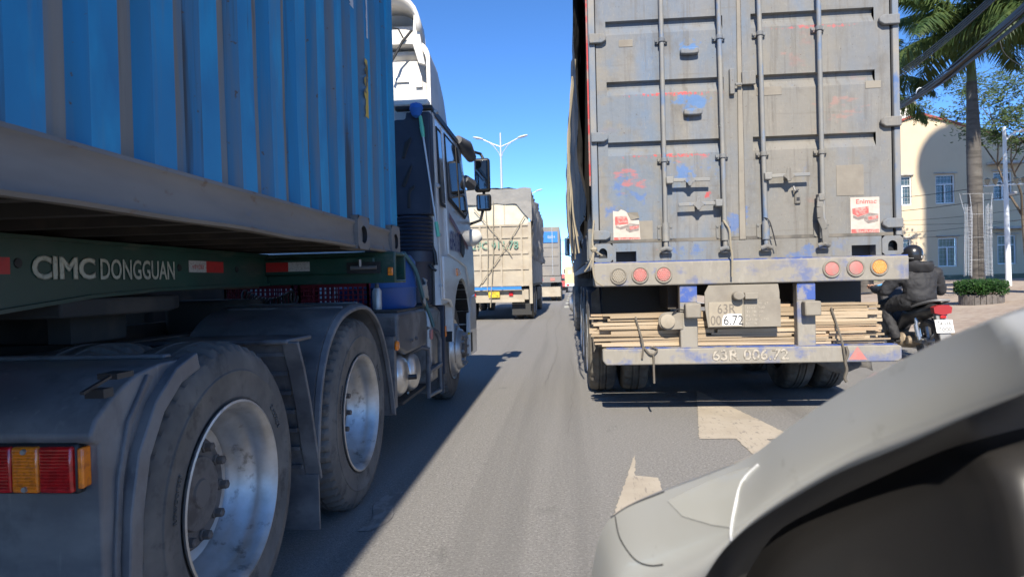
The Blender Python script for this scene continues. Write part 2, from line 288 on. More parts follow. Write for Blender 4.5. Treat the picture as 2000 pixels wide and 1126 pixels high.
M['frond'] = leafmat('palm frond leaf', (.045, .085, .028), (.11, .15, .045))
M['leaf'] = leafmat('hedge leaf', (.018, .055, .012), (.04, .10, .02))
M['leaf2'] = leafmat('tree leaf', (.05, .085, .03), (.09, .13, .05))
M['cable'] = pm('black cable', (.02, .02, .022), .6)
M['jacket'] = pm('black jacket', (.022, .022, .025), .75, bump=(9, .7, .02))
M['helmet'] = pm('black helmet', (.015, .015, .016), .3, coat=.3)
M['skin'] = pm('skin', (.4, .22, .15), .6)
M['bike_black'] = pm('bike plastic', (.03, .03, .033), .35, layers=[((.1, .09, .08), 6, .5, .7, 4, .6)])
M['bike_grey'] = pm('bike grey plastic', (.2, .2, .2), .5)
M['engine'] = pm('engine casting', (.3, .24, .17), .7, .3, layers=[((.14, .1, .07), 14, .45, .65, 4, .7)])
M['chrome'] = pm('chrome', (.6, .6, .58), .25, .9)
M['blue_mirror'] = pm('blue tinted mirror', (.12, .45, .85), .15, .3)
M['silver'] = pm('silver car paint', (.50, .50, .475), .34, .4, coat=.5, layers=[((.46, .46, .425), (6, 6, 9), .45, .7, 4, .6), ((.33, .32, .29), 30, .62, .72, 4, .4)])
M['liner'] = pm('wheel arch liner', (.022, .021, .021), .38, layers=[((.034, .031, .029), (7, 7, 9), .55, .74, 5, .7)], bump=(9, .15, .006))
M['lens'] = pm('headlamp lens', (.45, .45, .42), .08, .2, coat=1)

# ================================================================== SETTING
def sheet(name, x0, x1, y0, y1, z, mat, nx=1, ny=1):
    o = MB().grid(lambda a, b: (x0+(x1-x0)*a, y0+(y1-y0)*b, z), nx, ny).build(name, mat, None, smooth=0, fix=False); tag(o, kind='structure'); return o
sheet('ground', -900, 900, -300, 2600, -.03, M['ground'])
sheet('road', -3.95, 5.35, -40, 900, 0, M['asphalt'])
sheet('opposite_road', -14.5, -5.2, -40, 900, 0, M['asphalt'])
def plaza_z(x): return .1 + .62*min(1, max(0, (x-5.55)/9))
plz = MB().grid(lambda a, b: (5.5+a*a*70, -30+b*430, plaza_z(5.5+a*a*70)), 24, 1).build('plaza', M['paver'], None, fix=False); tag(plz, kind='structure')
kb = empty('kerb', (5.43, 10, 0)); tag(kb, kind='structure')
for i in range(60): MB().box(5.35, 5.52, -12+i*1.0, -11.01+i*1.0, -.02, .12).build('kerb_stone', M['concrete'], kb, .012)
md = empty('median', (-4.6, 0, 0)); tag(md, kind='structure')
for i in range(46):
    for x in (-5.2, -4.1): MB().box(x, x+.15, -6+i*1.2, -4.82+i*1.2, -.02, .22).build('kerb_stone', M['concrete'], md, .012)
MB().box(-5.049, -4.101, -8, 400, -.02, .15).build('median_soil', M['ground'], md)
def sheetpoly(name, pts, mat, z=.004, jit=0):
    if jit:
        q = []; rj = random.Random(len(pts))
        for (xa, ya), (xb, yb) in zip(pts, pts[1:]+pts[:1]):
            k = max(1, int(math.hypot(xb-xa, yb-ya)/.025))
            nx_, ny_ = -(yb-ya)/math.hypot(xb-xa, yb-ya), (xb-xa)/math.hypot(xb-xa, yb-ya)
            for i in range(k): t = i/k; g_ = max(-2*jit, min(2*jit, rj.gauss(0, jit)))*(i > 0); q.append((xa+(xb-xa)*t+nx_*g_, ya+(yb-ya)*t+ny_*g_))
        pts = q
    o = MB().add([(x, y, z) for x, y in pts], [tuple(range(len(pts)))]).build(name, mat, None, smooth=0, fix=False); tag(o, kind='structure'); return o
sheetpoly('arrow_marking', [(.95, 4.98), (1.22, 4.98), (1.20, 3.2), (1.45, 3.2), (1.43, 4.96), (1.66, 4.95), (1.34, 7.1)], M['paint_line'], jit=.0035)
sheetpoly('turn_arrow_marking', [tuple(atz(u, v)[:2]) for u, v in ((1240, 888), (1241, 929), (1285, 933), (1312, 1010), (1330, 1090), (1240, 1060), (1198, 1008))], M['paint_line'], jit=.0035)
for x0, y0, ln, ph, wd in ((-.22, 7.5, 20, 0, .005), (.02, 5.2, 5, 2, .003), (-.5, 14, 14, 4, .006)):
    cr = MB(); n_ = int(ln*9); vs_ = []
    for i in range(n_+1):
        y = y0+ln*i/n_; x = x0+.05*math.sin(y*.7+ph)+.03*mnoise.noise(Vector((y*3, ph, 0)))+.012*mnoise.noise(Vector((y*13, ph, 3))); w_ = wd*(.35+.65*abs(mnoise.noise(Vector((y*2, ph, 9)))))
        vs_ += [(x-w_, y, .003), (x+w_, y, .003)]
    cr.add(vs_, [(2*i, 2*i+1, 2*i+3, 2*i+2) for i in range(n_)]); tag(cr.build('road_crack', M['tar'], None, smooth=0, fix=False), kind='structure')
for i in range(11):
    y = 28.2+i*4.4; x = -.05+(y-28)*.013
    sheetpoly('lane_dash', [(x-.05, y), (x+.14, y), (x+.15, y+1.7), (x-.04, y+1.7)], M['cream_text'])
pt = MB().grid(lambda a, b: (-1.04+(.06+.05*math.sin(3.1*b))*a+.03*math.sin(7*b), 3.15+.6*b, .004), 3, 10).build('paint_scuff', pm('scuffed paint', (.26, .25, .235), .9, layers=[((.17, .16, .15), (14, 8, 9), .45, .55, 8, .95)]), None, smooth=0, fix=False); tag(pt, kind='structure')

# ================================================================== WHEELS (local: axle along x, outer face at x=0, outward = +x)
def tyre_mb(r=.51, w=.28, n=159):
    q = [(.292, -.02), (.318, -.008), (.322, -.004), (.328, -.004), (.332, -.003), (.40, .0), (.405, .003), (.410, .003), (.414, -.001), (.45, -.004), (r-.035, -.014), (r-.012, -.03), (r-.004, -.062), (r, -.07),
         (r, -.10), (r-.014, -.104), (r-.014, -.112), (r, -.116), (r, -w/2-.008), (r-.014, -w/2-.005), (r-.014, -w/2+.005), (r, -w/2+.008)]
    prof = [(a*r/.51 if a < .46 else a, b) for a, b in q]
    prof = prof + [(a, -w-b) for a, b in prof[:18][::-1]]
    K = len(prof)
    def rf(k, j, rr):
        if k in (11, 12, 13, K-12, K-13, K-14) and (j % 3 == 0): return rr-.02
        return rr
    return MB().lathe(prof, n=n, rf=rf)
TY = tyre_mb().mesh('tyre', M['rubber']); TYD = tyre_mb(n=81).mesh('tyre_dusty', M['rubber_dusty'])
rimp = [(.287, -.26), (.287, -.03), (.296, -.012), (.31, -.004), (.312, .004), (.304, .006), (.296, -.004), (.283, -.02), (.279, -.06), (.272, -.085), (.258, -.10), (.254, -.125), (.238, -.15), (.232, -.165), (.205, -.172), (.15, -.172), (.135, -.17)]
RIMO = MB().lathe(rimp, n=64).mesh('rim', M['rim'])
hubp = [(.19, -.174), (.188, -.155), (.18, -.148), (.125, -.146), (.12, -.13), (.10, -.124), (.05, -.124), (.045, -.118), (.001, -.118)]
HUBO = MB().lathe(hubp, n=32).mesh('hub', M['hub'])
NUT = MB().lathe([(.021, 0), (.021, .008), (.016, .010), (.016, .032), (.011, .036), (.001, .036)], n=6).mesh('nut', M['hub'])
NUTS = MB().lathe([(.021, 0), (.021, .008), (.016, .010), (.016, .032), (.011, .036), (.001, .036)], n=6).mesh('nut_steel', M['steel'])
HOLE = MB().lathe([(.03, .001), (.026, .0035), (.001, .0035)], n=16).mesh('hand_hole', M['black'])
rimf = [(.287, -.26), (.287, -.03), (.30, -.008), (.31, .0), (.304, .008), (.292, -.004), (.272, -.015), (.262, .01), (.255, .035), (.245, .045), (.235, .046), (.215, .05), (.195, .09), (.185, .098), (.125, .098), (.12, .06), (.105, .05), (.001, .05)]
RIMF = MB().lathe(rimf, n=64).mesh('rim_front', M['rim'])
HUBF = MB().lathe([(.105, .05), (.105, .075), (.09, .082), (.085, .12), (.06, .128), (.001, .128)], n=32).mesh('hub_front', M['hub'])
def inst(name, me, parent, loc=(0,0,0), rot=(0,0,0), sc_=None):
    o = bpy.data.objects.new(name, me); C.objects.link(o); o.parent = parent; o.location = loc; o.rotation_euler = rot
    if sc_: o.scale = sc_
    return o
def arc_text(s, r0_, a0, mat, h=.03):
    cu = bpy.data.curves.new('t', 'FONT'); cu.body = s; cu.extrude = .04; ob = bpy.data.objects.new('t', cu); C.objects.link(ob); me = bpy.data.meshes.new_from_object(ob); bpy.data.objects.remove(ob)
    for q in me.vertices:
        a = a0 - q.co.x*h*1.1/r0_; r_ = r0_+q.co.y*h; q.co = (q.co.z*.05+.0015, -r_*math.cos(a), r_*math.sin(a))
    me.materials.clear(); me.materials.append(mat); me.name = 'sidewall_lettering'; return me
LET = [arc_text('12R22.5', .355, R(150), M['rubber']), arc_text('REGROOVABLE', .35, R(20), M['rubber'], .018)]
def wheel(parent, x, y, z=.51, face=1, kind='dual', tyre=TY, detail=True, s=1):
    org = root_of(parent).location
    wv = inst('wheel', tyre, parent, (x-org.x, y-org.y, z-org.z), (random.uniform(-.3, .3) if face > 0 else 0, 0, 0 if face > 0 else math.pi), (s, s, s))
    inst('rim', RIMF if kind == 'front' else RIMO, wv); inst('hub', HUBF if kind == 'front' else HUBO, wv)
    if detail:
        for k in range(10):
            t = 2*math.pi*k/10
            inst('wheel_nut', NUTS if kind == 'front' else NUT, wv, (.096 if kind == 'front' else -.147, .155*math.cos(t), .155*math.sin(t)))
        for k in range(8):
            t = 2*math.pi*(k+.5)/8
            if kind == 'front': inst('hand_hole', HOLE, wv, (.0455, .238*math.cos(t), .238*math.sin(t)), (0, 0, 0), (.6, .3, .3))
    if detail:
        for q in LET: inst('sidewall_lettering', q, wv)
    if kind == 'dual':
        i2 = inst('wheel', tyre, parent, (x-face*.33-org.x, y-org.y, z-org.z), (1.3, 0, 0 if face > 0 else math.pi), (s, s, s))
    return wv

# ================================================================== LEFT: blue container
S = -1.10
bc = empty('shipping_container', (-2.32, -1.7, 1.40), 'blue corrugated shipping container streaked with grey dust, on the green trailer', 'container')
Y0, Y1, ZB, ZT = -7.7, 4.33, 1.40, 4.02
def corr(x_out, sgn):
    per, dep = .245, .036; pts = []; y = Y0+.12
    while y < Y1-.19:
        pts += [(y, 0), (y+.10, 0), (y+.135, dep), (y+.205, dep), (y+.24, 0)]; y += per
    ys = [p[0] for p in pts]
    mb = MB(); n = len(pts); vs = []
    zs = [ZB+.135, 1.9, 2.3, 2.7, 3.2, ZT-.1]
    for (yy, d) in pts:
        for zz in zs:
            wv = mnoise.noise(Vector((yy*1.3, zz*1.1, 3)))*.012
            vs.append((x_out+sgn*(d+wv), yy, zz))
    k = len(zs)
    for i in range(n-1):
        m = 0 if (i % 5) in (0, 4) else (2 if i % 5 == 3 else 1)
        mb.add([], [], 0)
        for j in range(k-1): mb.f.append((i*k+j, (i+1)*k+j, (i+1)*k+j+1, i*k+j+1)); mb.m.append(m)
    mb.v = vs
    return mb
corr(S, -1).build('side_panel', [M['blue'], M['blue_dust'], M['blue_mid']], bc, smooth=20)
corr(-3.54, 1).build('side_panel', [M['blue'], M['blue_dust'], M['blue_mid']], bc, smooth=20)
def railf(a, b):
    y = Y0+(Y1-.001-Y0)*a; q = mnoise.noise(Vector((y*2.1, 0, 5)))*.006; q2 = mnoise.noise(Vector((y*.9, 7, 5)))*.005
    P = [(-.035, .14), (.004, .137), (.007, .125), (-.004, .112), (-.006, .07), (-.002, .03+q2), (.003+q, .012+q2), (.012+q, .004+q), (.004+q, -.006+q), (-.04, -.004+q), (-.06, .0)]
    p = P[min(10, round(b*10))]; return (S+p[0], y, ZB+p[1])
MB().grid(railf, 160, 10).build('bottom_rail', M['rail'], bc, smooth=45)
MB().box(-3.54, -3.48, Y0, Y1-.17, ZB, ZB+.14).build('bottom_rail', M['rail'], bc)
for (xa, xb) in ((S-.09, S+.004), (-3.54, -3.45)):
    MB().box(xa, xb, Y0, Y1, ZT-.1, ZT).build('top_rail', M['blue'], bc, .006)
MB().prism([(4.17, ZB+.17), (4.17, ZT-.101), (4.325, ZT-.101), (4.325, ZB+.17)], 'x', S-.14, S+.002).build('corner_post', M['blue'], bc, .012)
MB().box(-3.54, -3.40, 4.17, 4.325, ZB, ZT-.101).build('corner_post', M['blue'], bc, .012)
MB().box(-3.40, S-.14, 4.2, 4.29, ZB+.02, ZT-.02).build('front_wall', M['blue'], bc)
MB().box(-3.53, S-.01, Y0+.01, Y0+.08, ZB, ZT-.02).build('rear_wall', M['blue'], bc)
MB().box(-3.45, S-.09, Y0+.08, 4.2, ZT-.035, ZT-.012).build('roof', M['blue'], bc)
MB().box(-3.48, S-.06, Y0+.08, 4.19, ZB+.12, ZB+.134).build('floor', M['under'], bc)
def casting(name, y0, y1, z0, z1, xo, parent, mat):
    mb = MB(); ym = (y0+y1)/2; mb.plate_hole(y0, y1, z0, z1, ym, z0+(z1-z0)*.45, (y1-y0)*.27, (z1-z0)*.27, 'x', xo, -.05, mh=1)
    x = xo-.1
    mb.add([(xo,y0,z0),(xo,y1,z0),(xo,y1,z1),(xo,y0,z1),(x,y0,z0),(x,y1,z0),(x,y1,z1),(x,y0,z1)], [(0,1,5,4),(1,2,6,5),(2,3,7,6),(3,0,4,7)])
    return mb.build(name, [mat, M['black']], parent, 0)
casting('corner_casting', 4.12, 4.33, ZB-.012, ZB+.169, S+.014, bc, M['rail'])
casting('corner_casting', 3.42, 3.63, ZB-.012, ZB+.165, S+.02, bc, M['rail'])
for i in range(36):
    y = Y0+.3+i*.325
    if y > 4.1: break
    MB().prism([(y, ZB+.005), (y+.05, ZB+.005), (y+.05, ZB+.015), (y+.012, ZB+.015), (y+.012, ZB+.119), (y, ZB+.119)], 'x', -3.47, S-.045).build('cross_member', M['under'], bc)
# worn decals on the panel
def ragged(name, mat, parent, y0, y1, z0, z1, x, n=14, amp=.25, seed=1):
    rnd = random.Random(seed); mb = MB(); w_ = y1-y0
    L = [(x, y0+rnd.random()*amp*w_, z0+(z1-z0)*i/n) for i in range(n+1)]; Rr = [(x, y1-rnd.random()*.08*w_, z0+(z1-z0)*i/n) for i in range(n+1)]
    mb.add(L+Rr, [(i, n+1+i, n+2+i, i+1) for i in range(n)]); return mb.build(name, mat, parent, smooth=0, fix=False)
ragged('warning_tape', M['tape_yellow'], bc, 3.655, 3.735, 2.14, 2.47, S+.003, seed=3, amp=.5)
ragged('warning_tape', M['tape_yellow'], bc, 3.485, 3.53, 2.14, 2.52, S-.032, seed=5, amp=.5)
ragged('sticker_remnant', M['white_tape'], bc, 3.42, 3.50, 2.67, 2.83, S+.003, seed=8, amp=.4)
ragged('sticker_remnant', M['white_tape'], bc, 3.72, 3.755, 2.60, 3.0, S+.003, seed=9, amp=.3)
text('ON', 'decal_lettering', M['black'], bc, (S+.004, 3.655, 2.375), (0,1,0), (0,0,1), .07, .075)

# ================================================================== LEFT: green trailer
gt = empty('semi_trailer', (-2.32, -1.5, 0), 'dark green container trailer chassis with cream lettering under the blue container', 'trailer')
BX = -1.85
def beam(x):
    prof_t = [(-7, 1.40), (1.2, 1.40), (2.2, 1.398), (3.3, 1.398), (4.0, 1.398)]; prof_b = [(4.0, 1.218), (3.4, 1.212), (2.9, 1.205), (2.45, 1.185), (2.0, 1.143), (1.5, 1.07), (1.0, .98), (.3, .93), (-7, .93)]
    mb = MB().prism(prof_t+prof_b, 'x', x-.012, x)
    pb = prof_b[::-1]
    for (a, b) in zip(pb[:-1], pb[1:]): mb.add([(x-.07,a[0],a[1]),(x+.02,a[0],a[1]),(x+.02,b[0],b[1]),(x-.07,b[0],b[1]),(x-.07,a[0],a[1]-.014),(x+.02,a[0],a[1]-.014),(x+.02,b[0],b[1]-.014),(x-.07,b[0],b[1]-.014)], [(0,1,2,3),(4,7,6,5),(1,5,6,2),(0,3,7,4),(0,4,5,1),(3,2,6,7)])
    mb.box(x-.07, x+.015, -7, 4.0, 1.383, 1.397)
    return mb
beam(BX).build('main_beam', M['green'], gt, smooth=0); beam(-2.79).build('main_beam', M['green'], gt, smooth=0)
bol = MB().box(-3.5, S+.055, 4.02, 4.06, 1.205, 1.396); bol.box(-3.5, S+.055, 4.06, 4.3, 1.205, 1.225); bol.box(-3.5, S+.055, 4.28, 4.3, 1.225, 1.396); bol.box(-3.5, S+.055, 4.06, 4.28, 1.376, 1.396)
bol.build('front_bolster', M['green'], gt, .006)
MB().box(-1.86, -1.16, 3.975, 4.02, 1.262, 1.37).build('bolster_channel', M['green'], gt, .012)
MB().box(-1.33, -1.12, 3.966, 3.974, 1.265, 1.335).build('twist_lock_slot', M['black'], gt)
MB().tube([(-1.3, 3.95, 1.30), (-1.14, 3.95, 1.30)], .012).tube([(-1.24, 3.95, 1.30), (-1.24, 3.94, 1.35)], .01).build('twist_lock', M['steel'], gt)
for y in (-5, -3, -1, .6, 2.0, 3.2): MB().box(-2.78, BX-.013, y, y+.08, 1.2, 1.37).build('cross_bar', M['under'], gt)
MB().box(-2.7, BX-.1, 1.8, 4.1, 1.19, 1.21).build('kingpin_plate', M['under'], gt)
MB().box(-1.52, -1.40, -4, -.6, .3, 1.2).build('landing_leg', M['green'], gt)
text('CIMC', 'lettering', M['cream_text'], gt, (BX+.003, 2.17, 1.243), (0,1,0), (0,0,1), .088, .315, bold=.05)
text('DONGGUAN', 'lettering', M['cream_text'], gt, (BX+.003, 2.512, 1.243), (0,1,0), (0,0,1), .086, .505, bold=.02)
def tapeq(y0, y1, z0, z1, mat): MB().box(BX+.001, BX+.003, y0, y1, z0, z1).build('reflective_tape', mat, gt)
tapeq(1.70, 2.08, 1.262, 1.318, M['red_tape'])
tapeq(3.14, 3.298, 1.28, 1.338, M['white_tape']); tapeq(3.3, 3.47, 1.28, 1.338, M['red_tape'])
MB().box(-1.84, -1.70, 3.970, 3.9745, 1.288, 1.345).build('reflective_tape', M['red_tape'], gt); MB().box(-1.698, -1.565, 3.970, 3.9745, 1.288, 1.345).build('reflective_tape', M['white_tape'], gt)
text('中国', 'tape_lettering', M['red_tape'], gt, (BX+.0035, 3.17, 1.295), (0,1,0), (0,0,1), .024, .1)
for y, z in ((2.115, 1.30), (3.06, 1.30), (3.62, 1.30)): MB().lathe([(.018, .0), (.016, .004), (.001, .004)], (BX, y, z), n=14).build('bolt_hole', M['black'], gt)
MB().box(S+.012, S+.045, 4.005, 4.019, 1.25, 1.30).build('marker_lamp', M['amber'], gt, .006)

# ================================================================== LEFT: tractor truck
tr = empty('tractor_truck', (-2.3, 5, 0), 'white tractor unit with dark blue intake pulling the blue container', 'truck')
W1, W2, W3 = 2.14, 3.52, 6.82
for y in (W1, W2):
    wheel(tr, -1.115, y, .51, 1, 'dual'); wheel(tr, -3.49, y, .51, -1, 'dual', detail=False)
wheel(tr, -1.17, W3, .51, 1, 'front'); wheel(tr, -3.44, W3, .51, -1, 'front', detail=False)
for y in (W1, W2, W3): MB().tube([(-3.1, y, .5), (-1.45, y, .5)], .075, 12).lathe([(.001, -.2), (.2, -.12), (.22, 0), (.2, .12), (.001, .2)], (-2.3, y, .52), 'y', 20).build('axle', M['under'], tr)
for x in (-2.73, -1.87): MB().box(x-.04, x+.04, 1.55, 7.8, .74, .98).build('frame_rail', M['under'], tr)
for y in (1.55, 2.8, 4.4, 5.6): MB().box(-2.69, -1.91, y, y+.1, .76, .96).build('frame_cross', M['under'], tr)
MB().prism([(-2.75, 2.3), (-1.85, 2.3), (-1.8, 2.9), (-2.0, 3.3), (-2.6, 3.3), (-2.8, 2.9)], 'z', 1.10, 1.17).build('fifth_wheel', M['under'], tr, .01)
for x in (-2.1, -2.5): MB().box(x-.05, x+.05, 2.6, 2.95, .98, 1.1).build('fifth_wheel_bracket', M['under'], tr)
for x in (-1.75, -2.85): MB().prism([(1.9, .62), (2.83, .86), (3.75, .62), (3.75, .68), (2.83, .95), (1.9, .68)], 'x', x-.05, x+.05).build('leaf_spring', M['under'], tr)
# rear mudguard with tail lamp
X0, X1 = -1.80, S
gp = [(1.86, 1.0), (1.72, 1.0), (1.62, .985), (1.53, .945), (1.465, .90), (1.445, .865), (1.452, .848), (1.475, .84), (1.475, .12), (1.50, .12), (1.515, .5), (1.545, .68), (1.62, .83), (1.73, .93), (1.86, .985)]
MB().prism(gp, 'x', X0, X1).build('rear_mudguard', M['guard'], tr, .012, seg=3)
def ridge(pts, x0, x1, wdt, name, mat, parent, bev=.004):
    mb = MB(); n = len(pts); P = [Vector(p) for p in pts]; vs = []
    for i, p in enumerate(P):
        t = (P[min(i+1, n-1)]-P[max(i-1, 0)]).normalized(); q = Vector((-t.y, t.x)); a = p-q*wdt/2; b = p+q*wdt/2
        vs += [(x0, a.x, a.y), (x1, a.x, a.y), (x1, b.x, b.y), (x0, b.x, b.y)]
    fs = [(4*i+j, 4*i+(j+1) % 4, 4*i+4+(j+1) % 4, 4*i+4+j) for i in range(n-1) for j in range(4)]+[(0,1,2,3), (4*n-1,4*n-2,4*n-3,4*n-4)]
    return mb.add(vs, fs).build(name, mat, parent, bev)
def arcpts(cy, cz, r, a0, a1, n=14): return [(cy+r*math.cos(R(a0+(a1-a0)*i/n)), cz+r*math.sin(R(a0+(a1-a0)*i/n))) for i in range(n+1)]
ridge([(1.86, .99), (1.76, .96), (1.67, .89), (1.60, .78), (1.565, .64), (1.55, .45), (1.55, .12)], S-.01, S+.028, .05, 'mudguard_flange', M['guard'], tr)
ridge([(1.66, .975), (1.575, .87), (1.535, .74), (1.515, .55), (1.51, .12)], S-.01, S+.010, .02, 'mudguard_rib', M['plastic'], tr)
MB().box(X0, X1-.05, 1.815, 1.85, 1.0, 1.013).build('mudguard_ridge', M['guard'], tr, .005)
p_ = atz(226, 729, 1.0); MB().box(p_.x-.025, p_.x+.025, p_.y-.03, p_.y+.03, .99, 1.0035).build('mudguard_slot', M['black'], tr)
p_ = atz(196, 760, .982); MB().box(p_.x-.022, p_.x+.022, p_.y-.02, p_.y+.012, .965, .985).build('mudguard_slot', M['black'], tr)
MB().obox(atz(215, 735, 1.002), atz(160, 768, .985), .008, .006).build('mudguard_groove', M['black'], tr)
# tail lamp
YT = 1.44
def tlx(u): return at(u, 915, YT).x
zt1, zt0 = at(100, 872, YT).z, at(100, 962, YT).z
for a, b, mt in ((-150, -78, 'amber'), (-77, 24, 'red_lens'), (25, 77, 'amber'), (78, 143, 'red_lens')):
    MB().box(tlx(a), tlx(b), YT-.006, 1.474, zt0, zt1).build('tail_lamp', M[mt], tr, .006)
MB().box(tlx(-155), tlx(149), YT+.006, 1.4745, zt0-.006, zt1+.006).build('tail_lamp_bezel', M['black'], tr, .008)
x3_ = at(179, 915, 1.474).x
MB().prism([(tlx(150), YT), (tlx(160), YT+.004), (x3_-.003, 1.462), (x3_, 1.476), (tlx(150), 1.476)], 'z', zt0+.008, zt1-.004).build('side_marker_lamp', M['amber'], tr, .004)
for a, b, mt in ((-77, 24, 'red_lens'), (25, 77, 'amber'), (78, 143, 'red_lens')):
    rb_ = MB(); n_ = 12
    for k in range(n_): z = zt0+.008+(zt1-zt0-.016)*(k+.5)/n_; rb_.tube([(tlx(a)+.006, YT-.006, z), (tlx(b)-.006, YT-.006, z)], .0026, 5)
    rb_.build('lens_ribs', M[mt], tr)
for z in (zt0+.01, zt1-.01): MB().lathe([(.007, 0), (.006, -.006), (.001, -.006)], (tlx(52), YT-.006, z), 'y', 8).build('lens_screw', M['steel'], tr)
# middle mudguard (arch over second drive wheel)
ap = [(2.83, .38), (2.86, .6), (2.92, .80), (3.03, .95), (3.2, 1.05), (3.45, 1.09), (3.66, 1.075), (3.84, .99), (3.97, .86), (4.07, .68), (4.14, .5), (4.18, .36)]
def smooth_poly(p, k=4):
    out = []; n = len(p)
    for i in range(n-1):
        p0, p1, p2, p3 = p[max(i-1, 0)], p[i], p[i+1], p[min(i+2, n-1)]
        for j in range(k):
            t = j/k; out.append(tuple(.5*((2*p1[a])+(-p0[a]+p2[a])*t+(2*p0[a]-5*p1[a]+4*p2[a]-p3[a])*t*t+(-p0[a]+3*p1[a]-3*p2[a]+p3[a])*t**3) for a in range(len(p1))))
    return out+[p[-1]]
ap = smooth_poly(ap)
ridge(ap, X0, S-.03, .014, 'arch_mudguard', M['guard'], tr, 0)
inn = [(W2+(y-W2)*.965, .51+(z-.51)*.955) for y, z in ap]
mb = MB(); n = len(ap)
vs = []
for (y, z), (yi, zi) in zip(ap, inn): vs += [(S-.03, y, z+.007), (S, y, z-.008), (S, yi, zi), (S-.03, yi, zi)]
mb.add(vs, [(4*i+j, 4*i+(j+1) % 4, 4*i+4+(j+1) % 4, 4*i+4+j) for i in range(n-1) for j in range(4)]+[(0,1,2,3), (4*n-1,4*n-2,4*n-3,4*n-4)])
mb.build('arch_flange', M['guard'], tr, .005)
ridge([(2.60, .975), (2.66, .86), (2.72, .7), (2.775, .5), (2.82, .36)], S-.05, S+.02, .016, 'splash_flange', M['plastic'], tr)
rp = MB()
MB().prism([(2.62, .97), (2.70, .78), (2.77, .58), (2.80, .38), (2.815, .38), (2.787, .58), (2.72, .79), (2.64, .98)], 'x', X0, S-.05).build('splash_panel', M['plastic'], tr)
for k in range(7):
    t = k/6; y = 2.645+.145*t**.8; z = .92-.5*t
    MB().box(-1.42, S-.055, y-.012, y+.03, z-.008, z+.008).build('splash_rib', M['plastic'], tr)
MB().box(-1.75, S-.02, 2.585, 2.85, .965, .985).build('splash_shelf', M['plastic'], tr, .008)
MB().box(-1.62, S+.01, 2.80, 2.812, .14, .38).build('mud_flap', M['plastic'], tr)
for yy in (3.2, 3.45, 3.7): ridge([(yy-.012, 1.0), (yy+.012, 1.0)], -1.1, -1.1, 0, 'x', M['plastic'], tr) if False else None
for i in (18, 22, 26): 
    y, z = ap[i]; MB().box(X0+.05, S-.04, y-.012, y+.012, z, z+.014).build('mudguard_crease', M['plastic'], tr, .005)
MB().lathe([(.033, 0), (.033, .01), (.026, .018), (.001, .02)], (S+.0, 4.21, .80), n=20).build('side_reflector', M['amber'], tr)
MB().box(S-.06, S-.004, 4.17, 4.23, .4, .86).build('reflector_bracket', M['plastic'], tr)
MB().prism(gp, 'x', -3.5, -2.85).build('rear_mudguard', M['plastic'], tr)
ridge(ap, -3.5, -2.85, .014, 'arch_mudguard', M['plastic'], tr, 0)
MB().box(-3.45, -2.85, 4.35, 6.0, .4, 1.25).build('fuel_tank', M['under'], tr, .04)
MB().box(-3.4, -2.86, .2, 3.95, .93, 1.38).build('side_box', M['under'], gt, .02)  # dark filler box, added to close the bright gap below the beam
for y in (2.45, 3.1): MB().lathe([(.001, .62), (.11, .62), (.13, .7), (.13, .82), (.1, .9), (.001, .9)], (-1.95, y, 0), 'z', 16).build('air_spring', M['under'], tr)
MB().box(-2.6, -2.0, 4.1, 4.4, .7, 1.12).build('gear_box', M['under'], tr, .04)
# battery box, tanks, ladder, fuel tank
MB().prism([(4.36, 1.0), (4.36, .76), (4.58, .70), (5.24, .70), (5.28, .80), (5.27, .97), (5.2, 1.0)], 'x', -1.75, S-.02).build('battery_box', M['plastic'], tr, .025, seg=3)
for y in (4.5, 4.75, 5.0): MB().box(-1.7, -1.16, y, y+.05, 1.0, 1.012).build('battery_box_rib', M['plastic'], tr, .005)
for y in (4.7, 4.85): MB().lathe([(.014, 0), (.012, .02), (.001, .02)], (S-.02, y, .79), n=6).build('box_bolt', M['hub'], tr)
for y, z in ((4.50, .565), (4.86, .545)):
    o = MB().lathe([(.001, -.75), (.10, -.73), (.142, -.68), (.144, -.64), (.144, -.09), (.147, -.08), (.142, -.055), (.115, -.02), (.07, -.003), (.001, .002)], (S, y, z), n=32).build('air_tank', M['alu'], tr)
    MB().tube([(S-.09, y, z-.13), (S-.09, y, z-.175)], .012).tube([(S-.09, y+.018*math.cos(t*.7), z-.195+.018*math.sin(t*.7)) for t in range(10)], .003, 5).build('drain_valve', M['steel'], o)
MB().tube([(S-.02, 4.52, .55), (S+.05, 4.55, .55)], .018).build('tank_plug', M['black'], tr)
lad = [(-1.22, 5.06, .66), (-1.13, 5.10, .70), (S+.005, 5.16, .68), (S+.005, 5.17, .60), (S+.005, 5.14, .31), (S+.005, 5.62, .28), (S+.005, 5.64, .45), (S+.005, 5.66, .70), (S-.01, 5.62, .78), (-1.16, 5.52, .82), (-1.25, 5.45, .82)]
MB().tube(lad, .02, 8).build('step_frame', M['plastic'], tr)
MB().obox((S+.005, 5.16, .50), (S+.005, 5.64, .50), .05, .03).build('step', M['plastic'], tr, .005)
MB().prism([(-1.16, .34), (S-.03, .40), (S-.03, .93), (-1.16, .99), (-1.8, .99), (-1.8, .34)], 'y', 5.5, 5.93).build('fuel_tank', M['steel'], tr, .04, seg=3)
MB().box(-1.8, S-.04, 4.5, 5.35, .36, .38).build('tank_tray', M['under'], tr)
MB().prism([(S-.02, 6.02), (S-.02, 6.1), (-1.6, 6.1), (-1.6, 6.02)], 'z', .36, .99).build('front_mudguard_rear', M['navy'], tr, .008)
MB().box(-1.6, S-.05, 6.105, 6.118, .17, .37).build('front_mud_flap', M['plastic'], tr)
MB().box(S-.018, S-.008, 6.03, 6.085, .70, .80).build('side_reflector', M['amber'], tr, .004)
